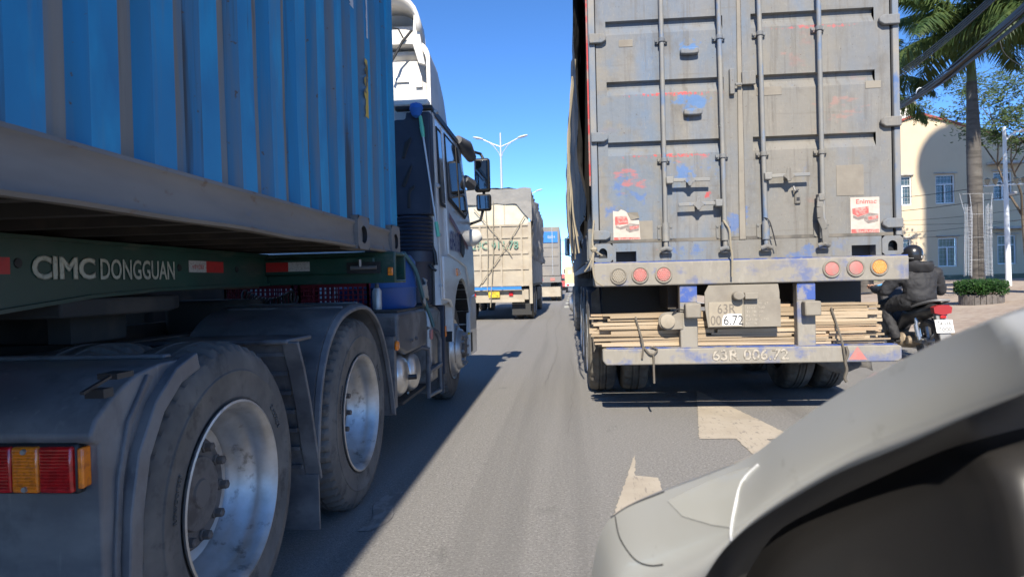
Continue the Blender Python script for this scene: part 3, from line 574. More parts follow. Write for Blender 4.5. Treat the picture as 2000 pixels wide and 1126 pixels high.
MB().box(S-.01, S+.012, 5.30, 5.36, .74, .82).build('side_reflector', M['pink_lens'], tr, .008)
# cab: side profile (y,z)
CB, CF, CTOP = 5.80, 7.98, 2.74
arch = [(W3+.18+.58*math.cos(R(a)), .62+.62*math.sin(R(a))) for a in range(180, -1, -15)]
prof = [(CB, 1.0), (CB, CTOP), (7.15, CTOP), (7.42, 2.68), (7.75, 1.95), (7.93, 1.55), (CF, 1.2), (CF, .78), (arch[-1][0]+.06, .70)] + arch[::-1] + [(6.35, 1.02)]
cabm = MB(); n = len(prof)
def cabx(y, z):     # tumblehome: the upper cab leans in a little
    return S-.0-max(0, z-1.75)*.045
vs = [(cabx(y, z), y, z) for y, z in prof]+[(-4.6-cabx(y, z), y, z) for y, z in prof]
cabm.add(vs, [(i, i+n, (i+1) % n+n, (i+1) % n) for i in range(n)])
# sides split on a fan so that the concave arch is filled properly
bmx = bmesh.new()
for side in (0, 1):
    fv = [bmx.verts.new(vs[i+n*side]) for i in range(n)]; es = [bmx.edges.new((fv[i], fv[(i+1) % n])) for i in range(n)]
    bmesh.ops.triangle_fill(bmx, use_beauty=True, use_dissolve=False, edges=es)
bmx.verts.index_update(); cabm.add([v.co[:] for v in bmx.verts], [tuple(v.index for v in f.verts) for f in bmx.faces]); bmx.free()
cabm.build('cab_body', M['white'], tr, 0, smooth=30)
E8 = .004
def sidepoly(name, pts, mat, parent, off=E8, th=.012, bevel=.003):
    n = len(pts); a = [(cabx(y, z)+off, y, z) for y, z in pts]; b = [(cabx(y, z)+off-th, y, z) for y, z in pts]
    return MB().add(a+b, [tuple(range(n)), tuple(range(2*n-1, n-1, -1))]+[(i, i+n, (i+1) % n+n, (i+1) % n) for i in range(n)]).build(name, mat, parent, bevel)
door = sidepoly('door', [(6.22, 1.46), (6.22, 2.66), (7.12, 2.66), (7.62, 1.98), (7.66, 1.30), (7.5, 1.15), (7.3, 1.36), (6.95, 1.40)], M['white'], tr, .010, .02, .006)
sidepoly('window', [(6.34, 2.02), (6.34, 2.60), (7.07, 2.60), (7.52, 1.99), (7.30, 1.93)], M['glass'], door, .016, .012)
sidepoly('window_seal', [(6.30, 1.98), (6.30, 2.63), (7.10, 2.63), (7.56, 1.98), (7.32, 1.89)], M['black_rub'], door, .0135, .01)
sidepoly('window_divider', [(6.93, 1.95), (6.93, 2.62), (6.98, 2.62), (6.98, 1.95)], M['black_rub'], door, .022, .01)
sidepoly('window', [(5.98, 1.92), (5.98, 2.58), (6.14, 2.58), (6.14, 1.92)], M['glass'], tr, .008, .01)
sidepoly('window_seal', [(5.95, 1.89), (5.95, 2.61), (6.17, 2.61), (6.17, 1.89)], M['black_rub'], tr, .006, .01)
sidepoly('rear_edge_trim', [(5.80, 1.05), (5.80, 2.735), (5.865, 2.735), (5.865, 1.05)], M['fairing'], tr, .012, .02)
sidepoly('roof_gutter', [(5.80, 2.69), (5.80, 2.745), (7.2, 2.745), (7.34, 2.70), (7.3, 2.66), (7.16, 2.69)], M['navy'], tr, .014, .02)
hd = sidepoly('door_handle', [(6.9, 1.50), (6.9, 1.70), (7.0, 1.67), (7.12, 1.60), (7.12, 1.50), (7.03, 1.46)], M['black'], door, .022, .02)
sidepoly('lower_panel', [(5.90, 1.05), (5.90, 1.43), (6.2, 1.435), (6.75, 1.395), (6.92, 1.33), (6.74, 1.22), (6.55, 1.12), (6.42, .98), (6.33, .96), (6.2, 1.03)], M['white'], tr, .016, .03, .008)
sidepoly('side_marker', [(6.56, 1.26), (6.56, 1.335), (6.72, 1.33), (6.78, 1.30), (6.72, 1.27)], M['amber'], tr, .03, .02)
text('63H-017.67', 'door_number', pm('number blue', (.03, .04, .16), .5), door, (S+.0125, 6.27, 1.50), (0,1,0), (0,0,1), .20, .62, bold=.01)
sidepoly('stripe', [(6.3, 1.80), (6.3, 1.86), (7.45, 1.60), (7.45, 1.55)], pm('maroon stripe', (.2, .05, .06), .4), door, .0125, .002, 0)
sidepoly('bumper_side', [(7.49, .36), (7.49, .80), (7.62, 1.02), (7.9, 1.05), (8.02, .98), (8.02, .36)], M['white'], tr, .008, .05, .012)
sidepoly('step_well', [(7.50, .40), (7.50, .62), (7.62, .62), (7.62, .40)], M['black'], tr, .012, .03)
MB().box(-3.45, S-.06, 7.9, 8.05, .36, 1.05).build('front_bumper', M['white'], tr, .03)
MB().box(S-.02, S+.002, 7.46, 7.58, .605, .625).build('step_label', M['yellow'], tr)
# arch liner (inner wheel house, dark and ribbed)
li = MB(); la = [(W3+.16+.60*math.cos(R(a)), .60+.61*math.sin(R(a))) for a in range(178, -6, -8)]
for i in range(len(la)-1):
    (ya, za), (yb, zb) = la[i], la[i+1]; k = .985 if i % 2 else 1.0
    f = lambda y, z: (W3+.16+(y-W3-.16)*k, .60+(z-.60)*k)
    a, b = f(ya, za), f(yb, zb); li.add([(-1.75, *a), (S-.012, *a), (S-.012, *b), (-1.75, *b)], [(0,1,2,3)])
li.build('wheel_house', M['black'], tr, smooth=0)
for (y, z) in ((5.82, 2.70), (5.82, 2.05), (5.83, 1.62), (5.83, 1.17)): MB().tube([(S+.0, y-.04, z), (S+.0, y+.01, z)], .016, 8).build('cab_bolt', M['galv'], tr)
# windscreen
MB().add([(S-.10, 7.47, 2.60), (-3.5, 7.47, 2.60), (-3.45, 7.80, 1.86), (S-.08, 7.80, 1.86)], [(0,1,2,3)]).build('windscreen', M['glass'], tr)
# roof fairing: cross sections in x/z along y
def fsec(y, ztop, xw, r):
    pts = [(xw, CTOP+.0)]
    for k in range(7): t = R(k*15); pts.append((xw-r+r*math.cos(t), ztop-r+r*math.sin(t)))
    pts += [(-4.6-p[0], p[1]) for p in pts[::-1]]; return [(p[0], y, p[1]) for p in pts]
def shell(secs, th, name, mat, parent):
    mb = MB(); n = len(secs[0])
    for secA, secB in zip(secs[:-1], secs[1:]): mb.add(secA+secB, [(i, i+1, n+i+1, n+i) for i in range(n-1)])
    inn = []
    for sec in secs:
        cz = CTOP; cx = -2.3; inn.append([(cx+(p[0]-cx)*(1-th/1.2), p[1], cz+(p[2]-cz)*(1-th/.6)) for p in sec])
    for secA, secB in zip(inn[:-1], inn[1:]): mb.add(secA+secB, [(i, n+i, n+i+1, i+1) for i in range(n-1)])
    mb.add(secs[0]+inn[0], [(i, n+i, n+i+1, i+1) for i in range(n-1)]); mb.add(secs[-1]+inn[-1], [(i, i+1, n+i+1, n+i) for i in range(n-1)])
    return mb.build(name, mat, parent, smooth=40)
shell([fsec(5.80, 3.34, S-.045, .16), fsec(6.2, 3.30, S-.05, .17), fsec(6.6, 3.16, S-.07, .18), fsec(7.0, 2.96, S-.11, .14), fsec(7.3, 2.78, S-.16, .03)], .035, 'roof_fairing', M['fairing'], tr)
def fsec2(y, z0, ztop, xw, r):
    pts = [(xw, z0)]
    for k in range(7): t = R(k*15); pts.append((xw-r+r*math.cos(t), ztop-r+r*math.sin(t)))
    pts += [(-4.6-p[0], p[1]) for p in pts[::-1]]; return [(p[0], y, p[1]) for p in pts]
mb = MB(); ss = [fsec2(5.72, 3.40, 3.70, S-.13, .22), fsec2(6.05, 3.34, 3.67, S-.15, .22), fsec2(6.5, 3.15, 3.45, S-.22, .2), fsec2(6.9, 2.95, 3.1, S-.3, .1)]; n = len(ss[0])
for a, b in zip(ss[:-1], ss[1:]): mb.add(a+b, [(i, i+1, n+i+1, n+i) for i in range(n-1)])
top = mb.build('fairing_top', M['fairing'], tr, smooth=40, fix=False); sm = top.modifiers.new('solid', 'SOLIDIFY'); sm.thickness = .03; sm.offset = 0
MB().prism([(5.99, CTOP+.05), (5.93, 2.85), (5.90, 3.12), (5.94, 3.2), (5.885, 3.235), (5.885, 3.27), (5.99, 3.29), (6.05, 3.29), (6.05, CTOP+.05)], 'x', -3.44, S-.10).build('fairing_back', M['fairing'], tr, .012)
MB().prism([(5.95, 3.30), (5.92, 3.42), (5.97, 3.52), (6.05, 3.56), (6.1, 3.3)], 'x', -3.36, S-.20).build('fairing_ledge', M['fairing'], tr, .015)
MB().box(-1.30, -1.24, 5.895, 5.905, 2.95, 3.07).build('fairing_label', M['galv'], tr); MB().box(-1.48, -1.36, 5.895, 5.905, 3.0, 3.04).build('fairing_label', M['galv'], tr)
MB().box(-3.5, S-.05, 5.70, 5.80, 2.735, 2.79).build('fairing_sill', M['fairing'], tr, .015)
MB().tube([(-1.5, 5.75, 3.1), (-1.38, 5.78, 3.32), (-1.30, 5.8, 3.42)], .012).tube([(-1.5, 5.78, 3.45), (-1.42, 5.8, 3.44), (-1.38, 5.8, 3.36)], .008).build('fairing_stay', M['black'], tr)
MB().prism([(-1.29, 3.30), (-1.27, 3.56), (-1.23, 3.46), (-1.20, 3.2), (-1.18, 3.1), (-1.24, 3.12)], 'y', 5.76, 5.80).build('fairing_bracket', M['fairing'], tr, .006)
# dark intake panel, bellows, duct
ip = [(-1.46, 1.78), (-1.46, 2.56), (-1.43, 2.60), (-1.34, 2.60), (-1.33, 2.66), (-1.125, 2.66), (-1.125, 1.78)]
it = MB().prism(ip, 'y', 5.62, 5.77).build('air_intake', M['navy'], tr, .015, seg=3)
for pts in ([(-1.375, 2.27), (-1.345, 2.40), (-1.29, 2.45), (-1.285, 2.42), (-1.325, 2.33), (-1.35, 2.26)], [(-1.385, 2.03), (-1.355, 2.10), (-1.29, 2.22), (-1.285, 2.19), (-1.33, 2.07), (-1.355, 2.02)], [(-1.335, 1.84), (-1.335, 1.96), (-1.31, 2.02), (-1.27, 2.04), (-1.27, 2.01), (-1.30, 1.985), (-1.31, 1.95), (-1.31, 1.84)]):
    MB().prism(pts, 'y', 5.612, 5.6195).build('intake_vent', M['black'], it, .004)
bel = []
for k in range(19): bel.append((.150+(.012 if k % 2 else -.006), 1.77-.30*k/18))
MB().lathe([(r, z) for r, z in bel], (-1.30, 5.70, 0), 'z', 32).build('bellows', M['navy'], tr, smooth=20)
MB().lathe([(.001, 1.47), (.16, 1.47), (.165, 1.38), (.14, 1.34), (.135, 1.03), (.11, 1.0), (.001, 1.0)], (-1.30, 5.70, 0), 'z', 28).build('intake_duct', M['navy'], tr)
MB().box(-1.75, -1.15, 5.72, 5.79, 1.0, 1.75).build('cab_rear_lower', M['black'], tr)
MB().box(-1.42, -1.10, 5.60, 5.66, 2.67, 2.71).build('rear_shelf', M['black'], tr, .01)
MB().tube([(-1.17, 5.72, 1.55), (-1.13, 5.70, 1.45), (-1.12, 5.70, 1.35)], .02).tube([(-1.2, 5.66, 1.4), (-1.15, 5.64, 1.33), (-1.11, 5.66, 1.30)], .012).build('hose', M['black'], tr)
# mirrors of the cab
mz = empty  # (kept short)
mh = MB().box(-1.055, -.87, 7.85, 7.95, 2.26, 2.66).build('side_mirror', M['black'], tr, .03, seg=3)
MB().box(-1.035, -.89, 7.842, 7.8485, 2.29, 2.63).build('mirror_glass', M['mirror'], mh, .012)
mh2 = MB().box(-1.04, -.862, 7.85, 7.94, 2.035, 2.235).build('side_mirror', M['black'], tr, .03, seg=3)
MB().box(-1.02, -.88, 7.842, 7.8485, 2.055, 2.215).build('mirror_glass', M['mirror'], mh2, .012)
MB().tube([(-1.16, 7.5, 2.72), (-1.12, 7.75, 2.74), (-.98, 7.92, 2.72), (-.95, 7.92, 2.66)], .018).build('mirror_arm', M['black'], tr); MB().tube([(-.95, 7.91, 2.3), (-.95, 7.91, 2.2)], .018).build('mirror_arm', M['black'], tr); MB().tube([(-.97, 7.92, 2.04), (-1.0, 7.92, 1.93), (-1.12, 7.85, 1.88)], .018).build('mirror_arm', M['black'], tr)
MB().tube([(-1.14, 7.22, 2.75), (-1.09, 7.42, 2.71), (-1.05, 7.62, 2.62)], [.05, .085, .06], 12).build('kerb_mirror', M['plastic'], tr)
MB().tube([(-1.13, 7.6, 2.38), (-1.08, 7.72, 2.33), (-1.06, 7.84, 2.36)], [.05, .07, .04], 10).build('mirror_foot', M['plastic'], tr)
MB().tube([(-1.16, 7.80, 1.72), (-1.08, 7.86, 1.72), (-1.02, 7.9, 1.75)], [.11, .1, .07], 14).build('corner_deflector', M['white'], tr)

# things carried behind the cab
mo = empty('mop', (-1.2, 5.6, 1.6), 'long mop with blue head and mint green grips leaning on the cab back', 'mop')
pA, pB = at(820, 222, 5.58), at(856, 462, 5.58)
MB().tube([pA, pB], .0085).build('pole', M['galv'], mo)
MB().tube([pA.lerp(pB, .02), pA.lerp(pB, .10), pA.lerp(pB, .11), pA.lerp(pB, .19)], [.014, .017, .02, .014], 10).build('upper_grip', M['mint'], mo)
MB().tube([pA.lerp(pB, .88), pB], .016, 10).build('lower_grip', M['mint'], mo)
MB().lathe([(.001, -.07), (.035, -.05), (.06, .01), (.05, .05), (.001, .07)], pA+Vector((-.03, 0, .03)), 'z', 12).build('mop_head', M['mop'], mo)
dr = empty('plastic_drum', (-1.42, 4.95, 1.0), 'blue plastic drum standing behind the white cab', 'drum')
MB().lathe([(.001, 1.015), (.27, 1.015), (.285, 1.04), (.285, 1.16), (.292, 1.17), (.285, 1.18), (.285, 1.36), (.25, 1.41), (.001, 1.42)], (-1.42, 4.95, 0), 'z', 36).build('drum_body', M['drum'], dr)
MB().box(-1.24, -1.19, 4.80, 4.85, 1.415, 1.435).build('cap', M['steel'], dr)
sp = empty('spray_can', (-1.335, 4.62, 1.0), 'grey spray can beside the blue drum', 'can')
MB().lathe([(.001, 1.018), (.031, 1.018), (.033, 1.03), (.033, 1.15), (.02, 1.17), (.001, 1.17)], (-1.335, 4.62, 0), 'z', 18).build('can_body', M['galv'], sp); MB().lathe([(.017, 1.17), (.015, 1.2), (.001, 1.2)], (-1.335, 4.62, 0), 'z', 12).build('cap', M['plastic'], sp)
def crate(x0, x1, y0, y1, z0, z1, label):
    c = empty('plastic_crate', ((x0+x1)/2, (y0+y1)/2, z0), label, 'crate', 'maroon crates behind the cab')
    for nm, pts in (('front_wall', [(x0, y0), (x1, y0)]), ('rear_wall', [(x0, y1), (x1, y1)]), ('side_wall', [(x0, y0), (x0, y1)]), ('side_wall', [(x1, y0), (x1, y1)])):
        (ax, ay), (bx, by) = pts; m = MB(); L = math.hypot(bx-ax, by-ay); k = int(L/.035)
        for i in range(k+1):
            t = i/k; x, y = ax+(bx-ax)*t, ay+(by-ay)*t; m.box(x-.005, x+.005, y-.005, y+.005, z0, z1)
        for j in range(6):
            z = z0+.006+(z1-z0-.012)*j/5; h = .012 if j in (0, 5) else .004; m.box(min(ax, bx)-.007, max(ax, bx)+.007, min(ay, by)-.007, max(ay, by)+.007, z-h, z+h)
        m.build(nm, M['crate'], c)
    MB().box(x0, x1, y0, y1, z0, z0+.008).build('bottom', M['crate'], c)
crate(-1.90, -1.40, 4.62, 4.98, 1.018, 1.20, 'maroon slatted plastic crate next to the spray can')
crate(-2.45, -1.95, 4.62, 4.98, 1.018, 1.20, 'maroon slatted plastic crate behind the coiled air hose')
MB().box(-2.7, -1.14, 4.42, 5.6, 1.0, 1.014).build('deck_plate', M['under'], tr)
hp = []
for i in range(150):
    t = i/149; a = t*2*math.pi*14; hp.append((-2.15+.35*t, 4.3+.05*math.cos(a), 1.13-.06*math.sin(math.pi*t)+.05*math.sin(a)))
MB().tube(hp, .008, 5).build('coiled_hose', M['black'], tr)
st = [(-1.17, 4.75, 1.42), (-1.12, 4.9, 1.3), (-1.10, 5.05, 1.1), (-1.085, 5.2, .96), (-1.07, 5.28, .85)]
o = MB().tube(smooth_poly(st), .016, 6).build('tie_strap', pm('blue green strap', (.05, .12, .14), .8), None); tag(o, 'blue green tie strap running down over the battery box', 'strap')
rg = MB().grid(lambda a, b: (-1.10+.02*math.sin(9*a+4*b), 5.05+.16*a, 1.05+.16*b-.03*math.sin(6*a)), 8, 8).build('rag', pm('grey rag', (.28, .26, .23), .9), None, fix=False); tag(rg, 'crumpled grey rag tied to the strap above the battery box', 'rag'); rg.modifiers.new('s', 'SOLIDIFY').thickness = .012

# ================================================================== RIGHT: container on trailer
YR = 5.66
def rx(u, v=400, dy=0): return at(u, v, YR+dy)
XL, XR = .235, 2.735
rc = empty('shipping_container', (1.485, 11, 1.33), 'dusty grey container with red and blue paint patches, rear doors closed', 'container')
ZS, ZTOP = 1.335, 3.98
# sill, header, posts
sill = MB()
def pocket(x0, x1, z0, z1, parent, mat):   # fork pocket: frame of boxes round an opening
    pass
px = [(XL+.19, XL+.36), (XR-.40, XR-.21)]
zs0, zs1, zp = ZS, ZS+.155, ZS+.085
xs = [XL+.165, px[0][0], px[0][1], px[1][0], px[1][1], XR-.165]
for i in range(5):
    if i in (1, 3): sill.box(xs[i], xs[i+1], YR-.008, YR+.10, zp, zs1)
    else: sill.box(xs[i], xs[i+1], YR-.008, YR+.10, zs0, zs1)
sill.build('rear_sill', M['door'], rc, 0)
for a, b in px: MB().box(a, b, YR+.10, YR+.5, zs0+.003, zp+.02).build('fork_pocket', M['under'], rc)
for x0, x1 in ((XL, XL+.164), (XR-.164, XR)):
    mb = MB(); mb.plate_hole(x0, x1, ZS, ZS+.155, (x0+x1)/2, ZS+.075, .036, .042, 'y', YR-.018, .06, arch=True, mh=1)
    y = YR+.14; a = YR-.018
    mb.add([(x0,a,ZS),(x1,a,ZS),(x1,a,ZS+.155),(x0,a,ZS+.155),(x0,y,ZS),(x1,y,ZS),(x1,y,ZS+.155),(x0,y,ZS+.155)], [(0,1,5,4),(1,2,6,5),(2,3,7,6),(3,0,4,7)])
    mb.build('corner_casting', [M['door'], M['black']], rc)
PZ0 = ZS+.156
MB().box(XL, XL+.055, YR-.01, YR+.13, PZ0, ZTOP).build('corner_post', M['frame_blue'], rc, .008)
MB().box(XR-.05, XR, YR-.01, YR+.13, PZ0, ZTOP).build('corner_post', M['frame_blue'], rc, .008)
MB().box(XL+.056, XR-.051, YR-.01, YR+.12, ZTOP-.14, ZTOP).build('header', M['door'], rc, .006)
XM = rx(1447, 300).x
# doors with recessed horizontal bands
rows = [2.135-.02+.0, 2.63, 3.105, 3.6]
def zrow(v): return at(1450, v, YR).z
bands = [zrow(268), zrow(148), zrow(28), zrow(-92)]
def door_leaf(x0, x1, a, b, name):
    z0, z1 = PZ0+.004, ZTOP-.145; f = YR; d = .042
    mb = MB(); pr = [(f, z0)]
    for zt in bands:
        pr += [(f, zt-.115), (f+d, zt-.05), (f+d, zt-.006), (f, zt)]
    pr += [(f, z1)]
    for (ya, za), (yb, zb) in zip(pr[:-1], pr[1:]): mb.add([(a, ya, za), (b, ya, za), (b, yb, zb), (a, yb, zb)], [(0,1,2,3)])
    for x, s_ in ((a, 0), (b, 1)):
        for zt in bands: mb.add([(x, f, zt-.115), (x, f+d, zt-.05), (x, f+d, zt-.006), (x, f, zt)], [(0,1,2,3)])
    mb.box(x0, a, f, f+.05, z0, z1); mb.box(b, x1, f, f+.05, z0, z1)
    # subtle dents keep the flats from looking machined
    return mb.build(name, M['door'], rc, 0, smooth=25)
LX0, LX1 = XL+.062, XM-.006; RX0, RX1 = XM+.006, XR-.07
dl = door_leaf(LX0, LX1, rx(1190).x, rx(1418).x, 'door'); dl['label'] = 'left door with the bright blue and red scuffs'
dr_ = door_leaf(RX0, RX1, rx(1473).x, rx(1713).x, 'door'); dr_['label'] = 'right door with the battery poster'
MB().box(LX0+.002, XM-.03, YR-.009, YR-.0005, PZ0+.001, PZ0+.028).build('door_gasket', M['rubber_dusty'], dl); MB().box(XM+.03, RX1-.002, YR-.009, YR-.0005, PZ0+.001, PZ0+.028).build('door_gasket', M['rubber_dusty'], dr_)
MB().prism([(XM-.028, PZ0+.002), (XM+.024, PZ0+.002), (XM+.012, ZTOP-.16), (XM-.012, ZTOP-.16)], 'y', YR-.016, YR-.0006).build('centre_gasket', M['dust'], dl, .004)
MB().prism([(XM+.013, PZ0+.1), (XM+.026, PZ0+.1), (XM+.020, ZTOP-.16), (XM+.0125, ZTOP-.16)], 'y', YR-.012, YR-.0008).build('centre_seal', M['rubber'], dl)
# hinges
for side, zv in ((0, (78, 270, 460)), (1, (42, 240, 437))):
    for v in zv:
        z = at(1170 if side == 0 else 1735, v, YR).z
        par = dl if side == 0 else dr_
        if side == 0: P_ = [(XL+.005, z-.04), (XL+.005, z+.045), (XL+.13, z+.035), (XL+.15, z+.01), (XL+.145, z-.02), (XL+.11, z-.04)]
        else: P_ = [(XR-.005, z-.035), (XR-.005, z+.045), (XR-.13, z+.045), (XR-.165, z+.02), (XR-.165, z-.01), (XR-.13, z-.035)]
        MB().prism(P_, 'y', YR-.045, YR-.0105).build('hinge', M['door'], par, .008)
MB().box(XR-.062, XR-.052, YR-.004, YR+.05, PZ0+.05, ZTOP-.2).build('side_seal', M['black_rub'], dr_)
# lock rods with keepers, cams, handles
rods = [((1289, -60), (1301, 487)), ((1401, -60), (1417, 486)), ((1480, -60), (1497, 483)), ((1597, -60), (1609, 478))]
kv = [(78, 312), (72, 304), (65, 300), (55, 296)]
for i, (p, q) in enumerate(rods):
    par = dl if i < 2 else dr_
    a, b = at(*p, YR-.055), at(*q, YR-.055); rod = MB().tube([a, b], .019, 12).build('lock_rod', M['rod'], par)
    def onrod(v): t = (v-p[1])/(q[1]-p[1]); return a.lerp(b, t)
    for v in kv[i]:
        c = onrod(v); MB().box(c.x-.05, c.x+.05, YR-.022, YR-.001, c.z-.02, c.z+.02).tube([c-Vector((0,0,.018)), c+Vector((0,0,.018))], .027, 12).lathe([(.011, YR-.034), (.011, YR-.02)], (c.x-.042, 0, c.z), 'y', 8).lathe([(.011, YR-.034), (.011, YR-.02)], (c.x+.042, 0, c.z), 'y', 8).build('rod_keeper', M['door'], par, .004)
    c = onrod(453-i*2)
    MB().box(c.x-.062, c.x+.062, YR-.012, YR-.001, c.z-.062, c.z+.062).build('keeper_plate', M['door'], par, .012)
    MB().tube([c-Vector((0,0,.075)), c+Vector((0,0,.075))], .03, 14).build('keeper_sleeve', M['rod'], par)
    for sx in (-.05, .05):
        for sz in (-.045, .045): MB().lathe([(.010, YR-.02), (.008, YR-.012)], (c.x+sx, 0, c.z+sz), 'y', 8).add([], []).build('rivet', M['door'], par)
    MB().tube([b+Vector((-.045, -.005, -.005)), b+Vector((.0, -.02, .012)), b+Vector((.045, -.005, -.005))], .02, 8).box(b.x-.035, b.x+.035, YR-.06, YR-.012, b.z-.03, b.z-.012).build('cam_keeper', M['door'], rc, .004)
def handle(u0, v0, u1, v1, pivot, par):
    a, b = at(u0, v0, YR-.085), at(u1, v1, YR-.085); m_ = (a+b)/2
    mb = MB().obox(a, b, .014, .03); mb.build('lock_handle', M['rod'], par, .005)
    q = a if pivot == 0 else b
    MB().box(q.x-.03, q.x+.03, q.y-.02, q.y+.04, q.z-.03, q.z+.03).build('handle_hub', M['rod'], par, .008)
    MB().prism([(m_.x-.05, m_.z-.006), (m_.x-.02, m_.z+.02), (m_.x-.015, m_.z+.06), (m_.x+.015, m_.z+.06), (m_.x+.02, m_.z+.02), (m_.x+.05, m_.z-.006), (m_.x+.02, m_.z-.03), (m_.x+.012, m_.z-.05), (m_.x-.012, m_.z-.05), (m_.x-.02, m_.z-.03)], 'y', m_.y-.012, m_.y+.0).build('handle_catch', M['door'], par, .004)
    MB().box(m_.x-.018, m_.x+.018, m_.y, YR-.001, m_.z-.018, m_.z+.018).build('catch_post', M['door'], par)
handle(1308, 352, 1387, 350, 0, dl); handle(1325, 400, 1404, 396, 1, dl); handle(1500, 344, 1582, 340, 0, dr_)
# hanging lever on the fourth rod
lv = [at(1603, 385, YR-.09), at(1601, 405, YR-.10), at(1602, 425, YR-.10), at(1611, 447, YR-.09), at(1613, 478, YR-.08)]
mb = MB()
for a, b in zip(lv[:-1], lv[1:]): mb.obox(a, b, .05, .014, upv=(0, 1, 0))
mb.build('hanging_handle', M['door'], dr_, .004); MB().box(lv[0].x-.02, lv[0].x+.028, YR-.11, YR-.03, lv[0].z-.03, lv[0].z+.03).build('handle_hub', M['door'], dr_, .008)
c = at(1557, 385, YR); MB().prism([(c.x-.024, c.z-.055), (c.x+.024, c.z-.055), (c.x+.024, c.z+.055), (c.x-.024, c.z+.055)], 'y', YR-.02, YR-.001).build('hasp', M['door'], dr_, .012); MB().box(c.x-.012, c.x+.012, YR-.024, YR-.0205, c.z-.03, c.z-.003).build('hasp_slot', M['black'], dr_)
MB().tube([c+Vector((-.04, -.04, .085)), c+Vector((-.035, -.05, .05)), c+Vector((0, -.03, .06))], .009).build('hasp_bolt', M['steel'], dr_)
for u, v in ((1345, 103), (1352, 221)):
    c = at(u, v, YR); MB().prism([(c.x-.075, c.z-.02), (c.x-.075, c.z+.018), (c.x-.06, c.z+.026), (c.x+.06, c.z+.026), (c.x+.075, c.z+.018), (c.x+.075, c.z-.02), (c.x+.03, c.z-.026), (c.x-.03, c.z-.026)], 'y', YR-.055, YR-.001).build('foot_step', M['door'], dl, .01)
# centre lock box
c = at(1455, 155, YR); MB().box(c.x-.035, c.x+.075, YR-.05, YR-.017, c.z-.055, c.z+.055).build('lock_box', M['door'], dr_, .006)
c2 = at(1428, 160, YR); MB().box(c2.x-.02, c2.x+.02, YR-.04, YR-.001, c2.z-.11, c2.z+.10).build('lock_strap', M['door'], dl, .006); MB().obox((c2.x+.021, YR-.046, c.z-.05), (c.x-.036, YR-.046, c.z-.05), .02, .02).build('lock_bar', M['door'], dl, .004)
# riveted label plates
for u, v, w_, h_, par in ((1222, 85, .115, .06, dl), (1660, 352, .215, .25, dr_), (1705, 165, .12, .06, dr_), (1502, 178, .2, .07, dr_), (1243, 455, .27, .2, dl)):
    c = at(u, v, YR); MB().box(c.x-w_/2, c.x+w_/2, YR-.004, YR-.0008, c.z-h_/2, c.z+h_/2).build('label_plate', M['dust'], par, .002)
# body behind the doors
MB().box(XL+.02, XR-.02, YR+.13, 17.7, ZTOP-.06, ZTOP-.02).build('roof', M['frame_blue'], rc)
MB().box(XR-.04, XR-.008, YR+.13, 17.7, ZS+.02, ZTOP-.06).build('side_wall', M['frame_blue'], rc)
MB().box(XL+.01, XL+.03, YR+.13, 17.7, ZS+.02, ZTOP-.06).build('side_wall', M['frame_blue'], rc)
MB().box(XL+.03, XR-.04, 17.66, 17.7, ZS+.02, ZTOP-.06).build('front_wall', M['frame_blue'], rc)
MB().box(XL+.03, XR-.04, YR+.14, 17.66, ZS+.005, ZS+.07).build('floor', M['under'], rc)
MB().box(XL-.012, XL+.0095, YR+.14, YR+.19, 2.0, 3.6).build('side_stripe', M['red_paint'], rc)
for i in range(26):
    y = YR+.22+i*.46; MB().box(XL-.03, XL+.0095, y, y+.05, ZS+.03, ZS+.30).build('side_hook', M['door'], rc, .008)
MB().box(XL-.02, XL+.0095, YR+.14, 17.6, ZS-.06, ZS+.02).build('side_rail', M['frame_blue'], rc)
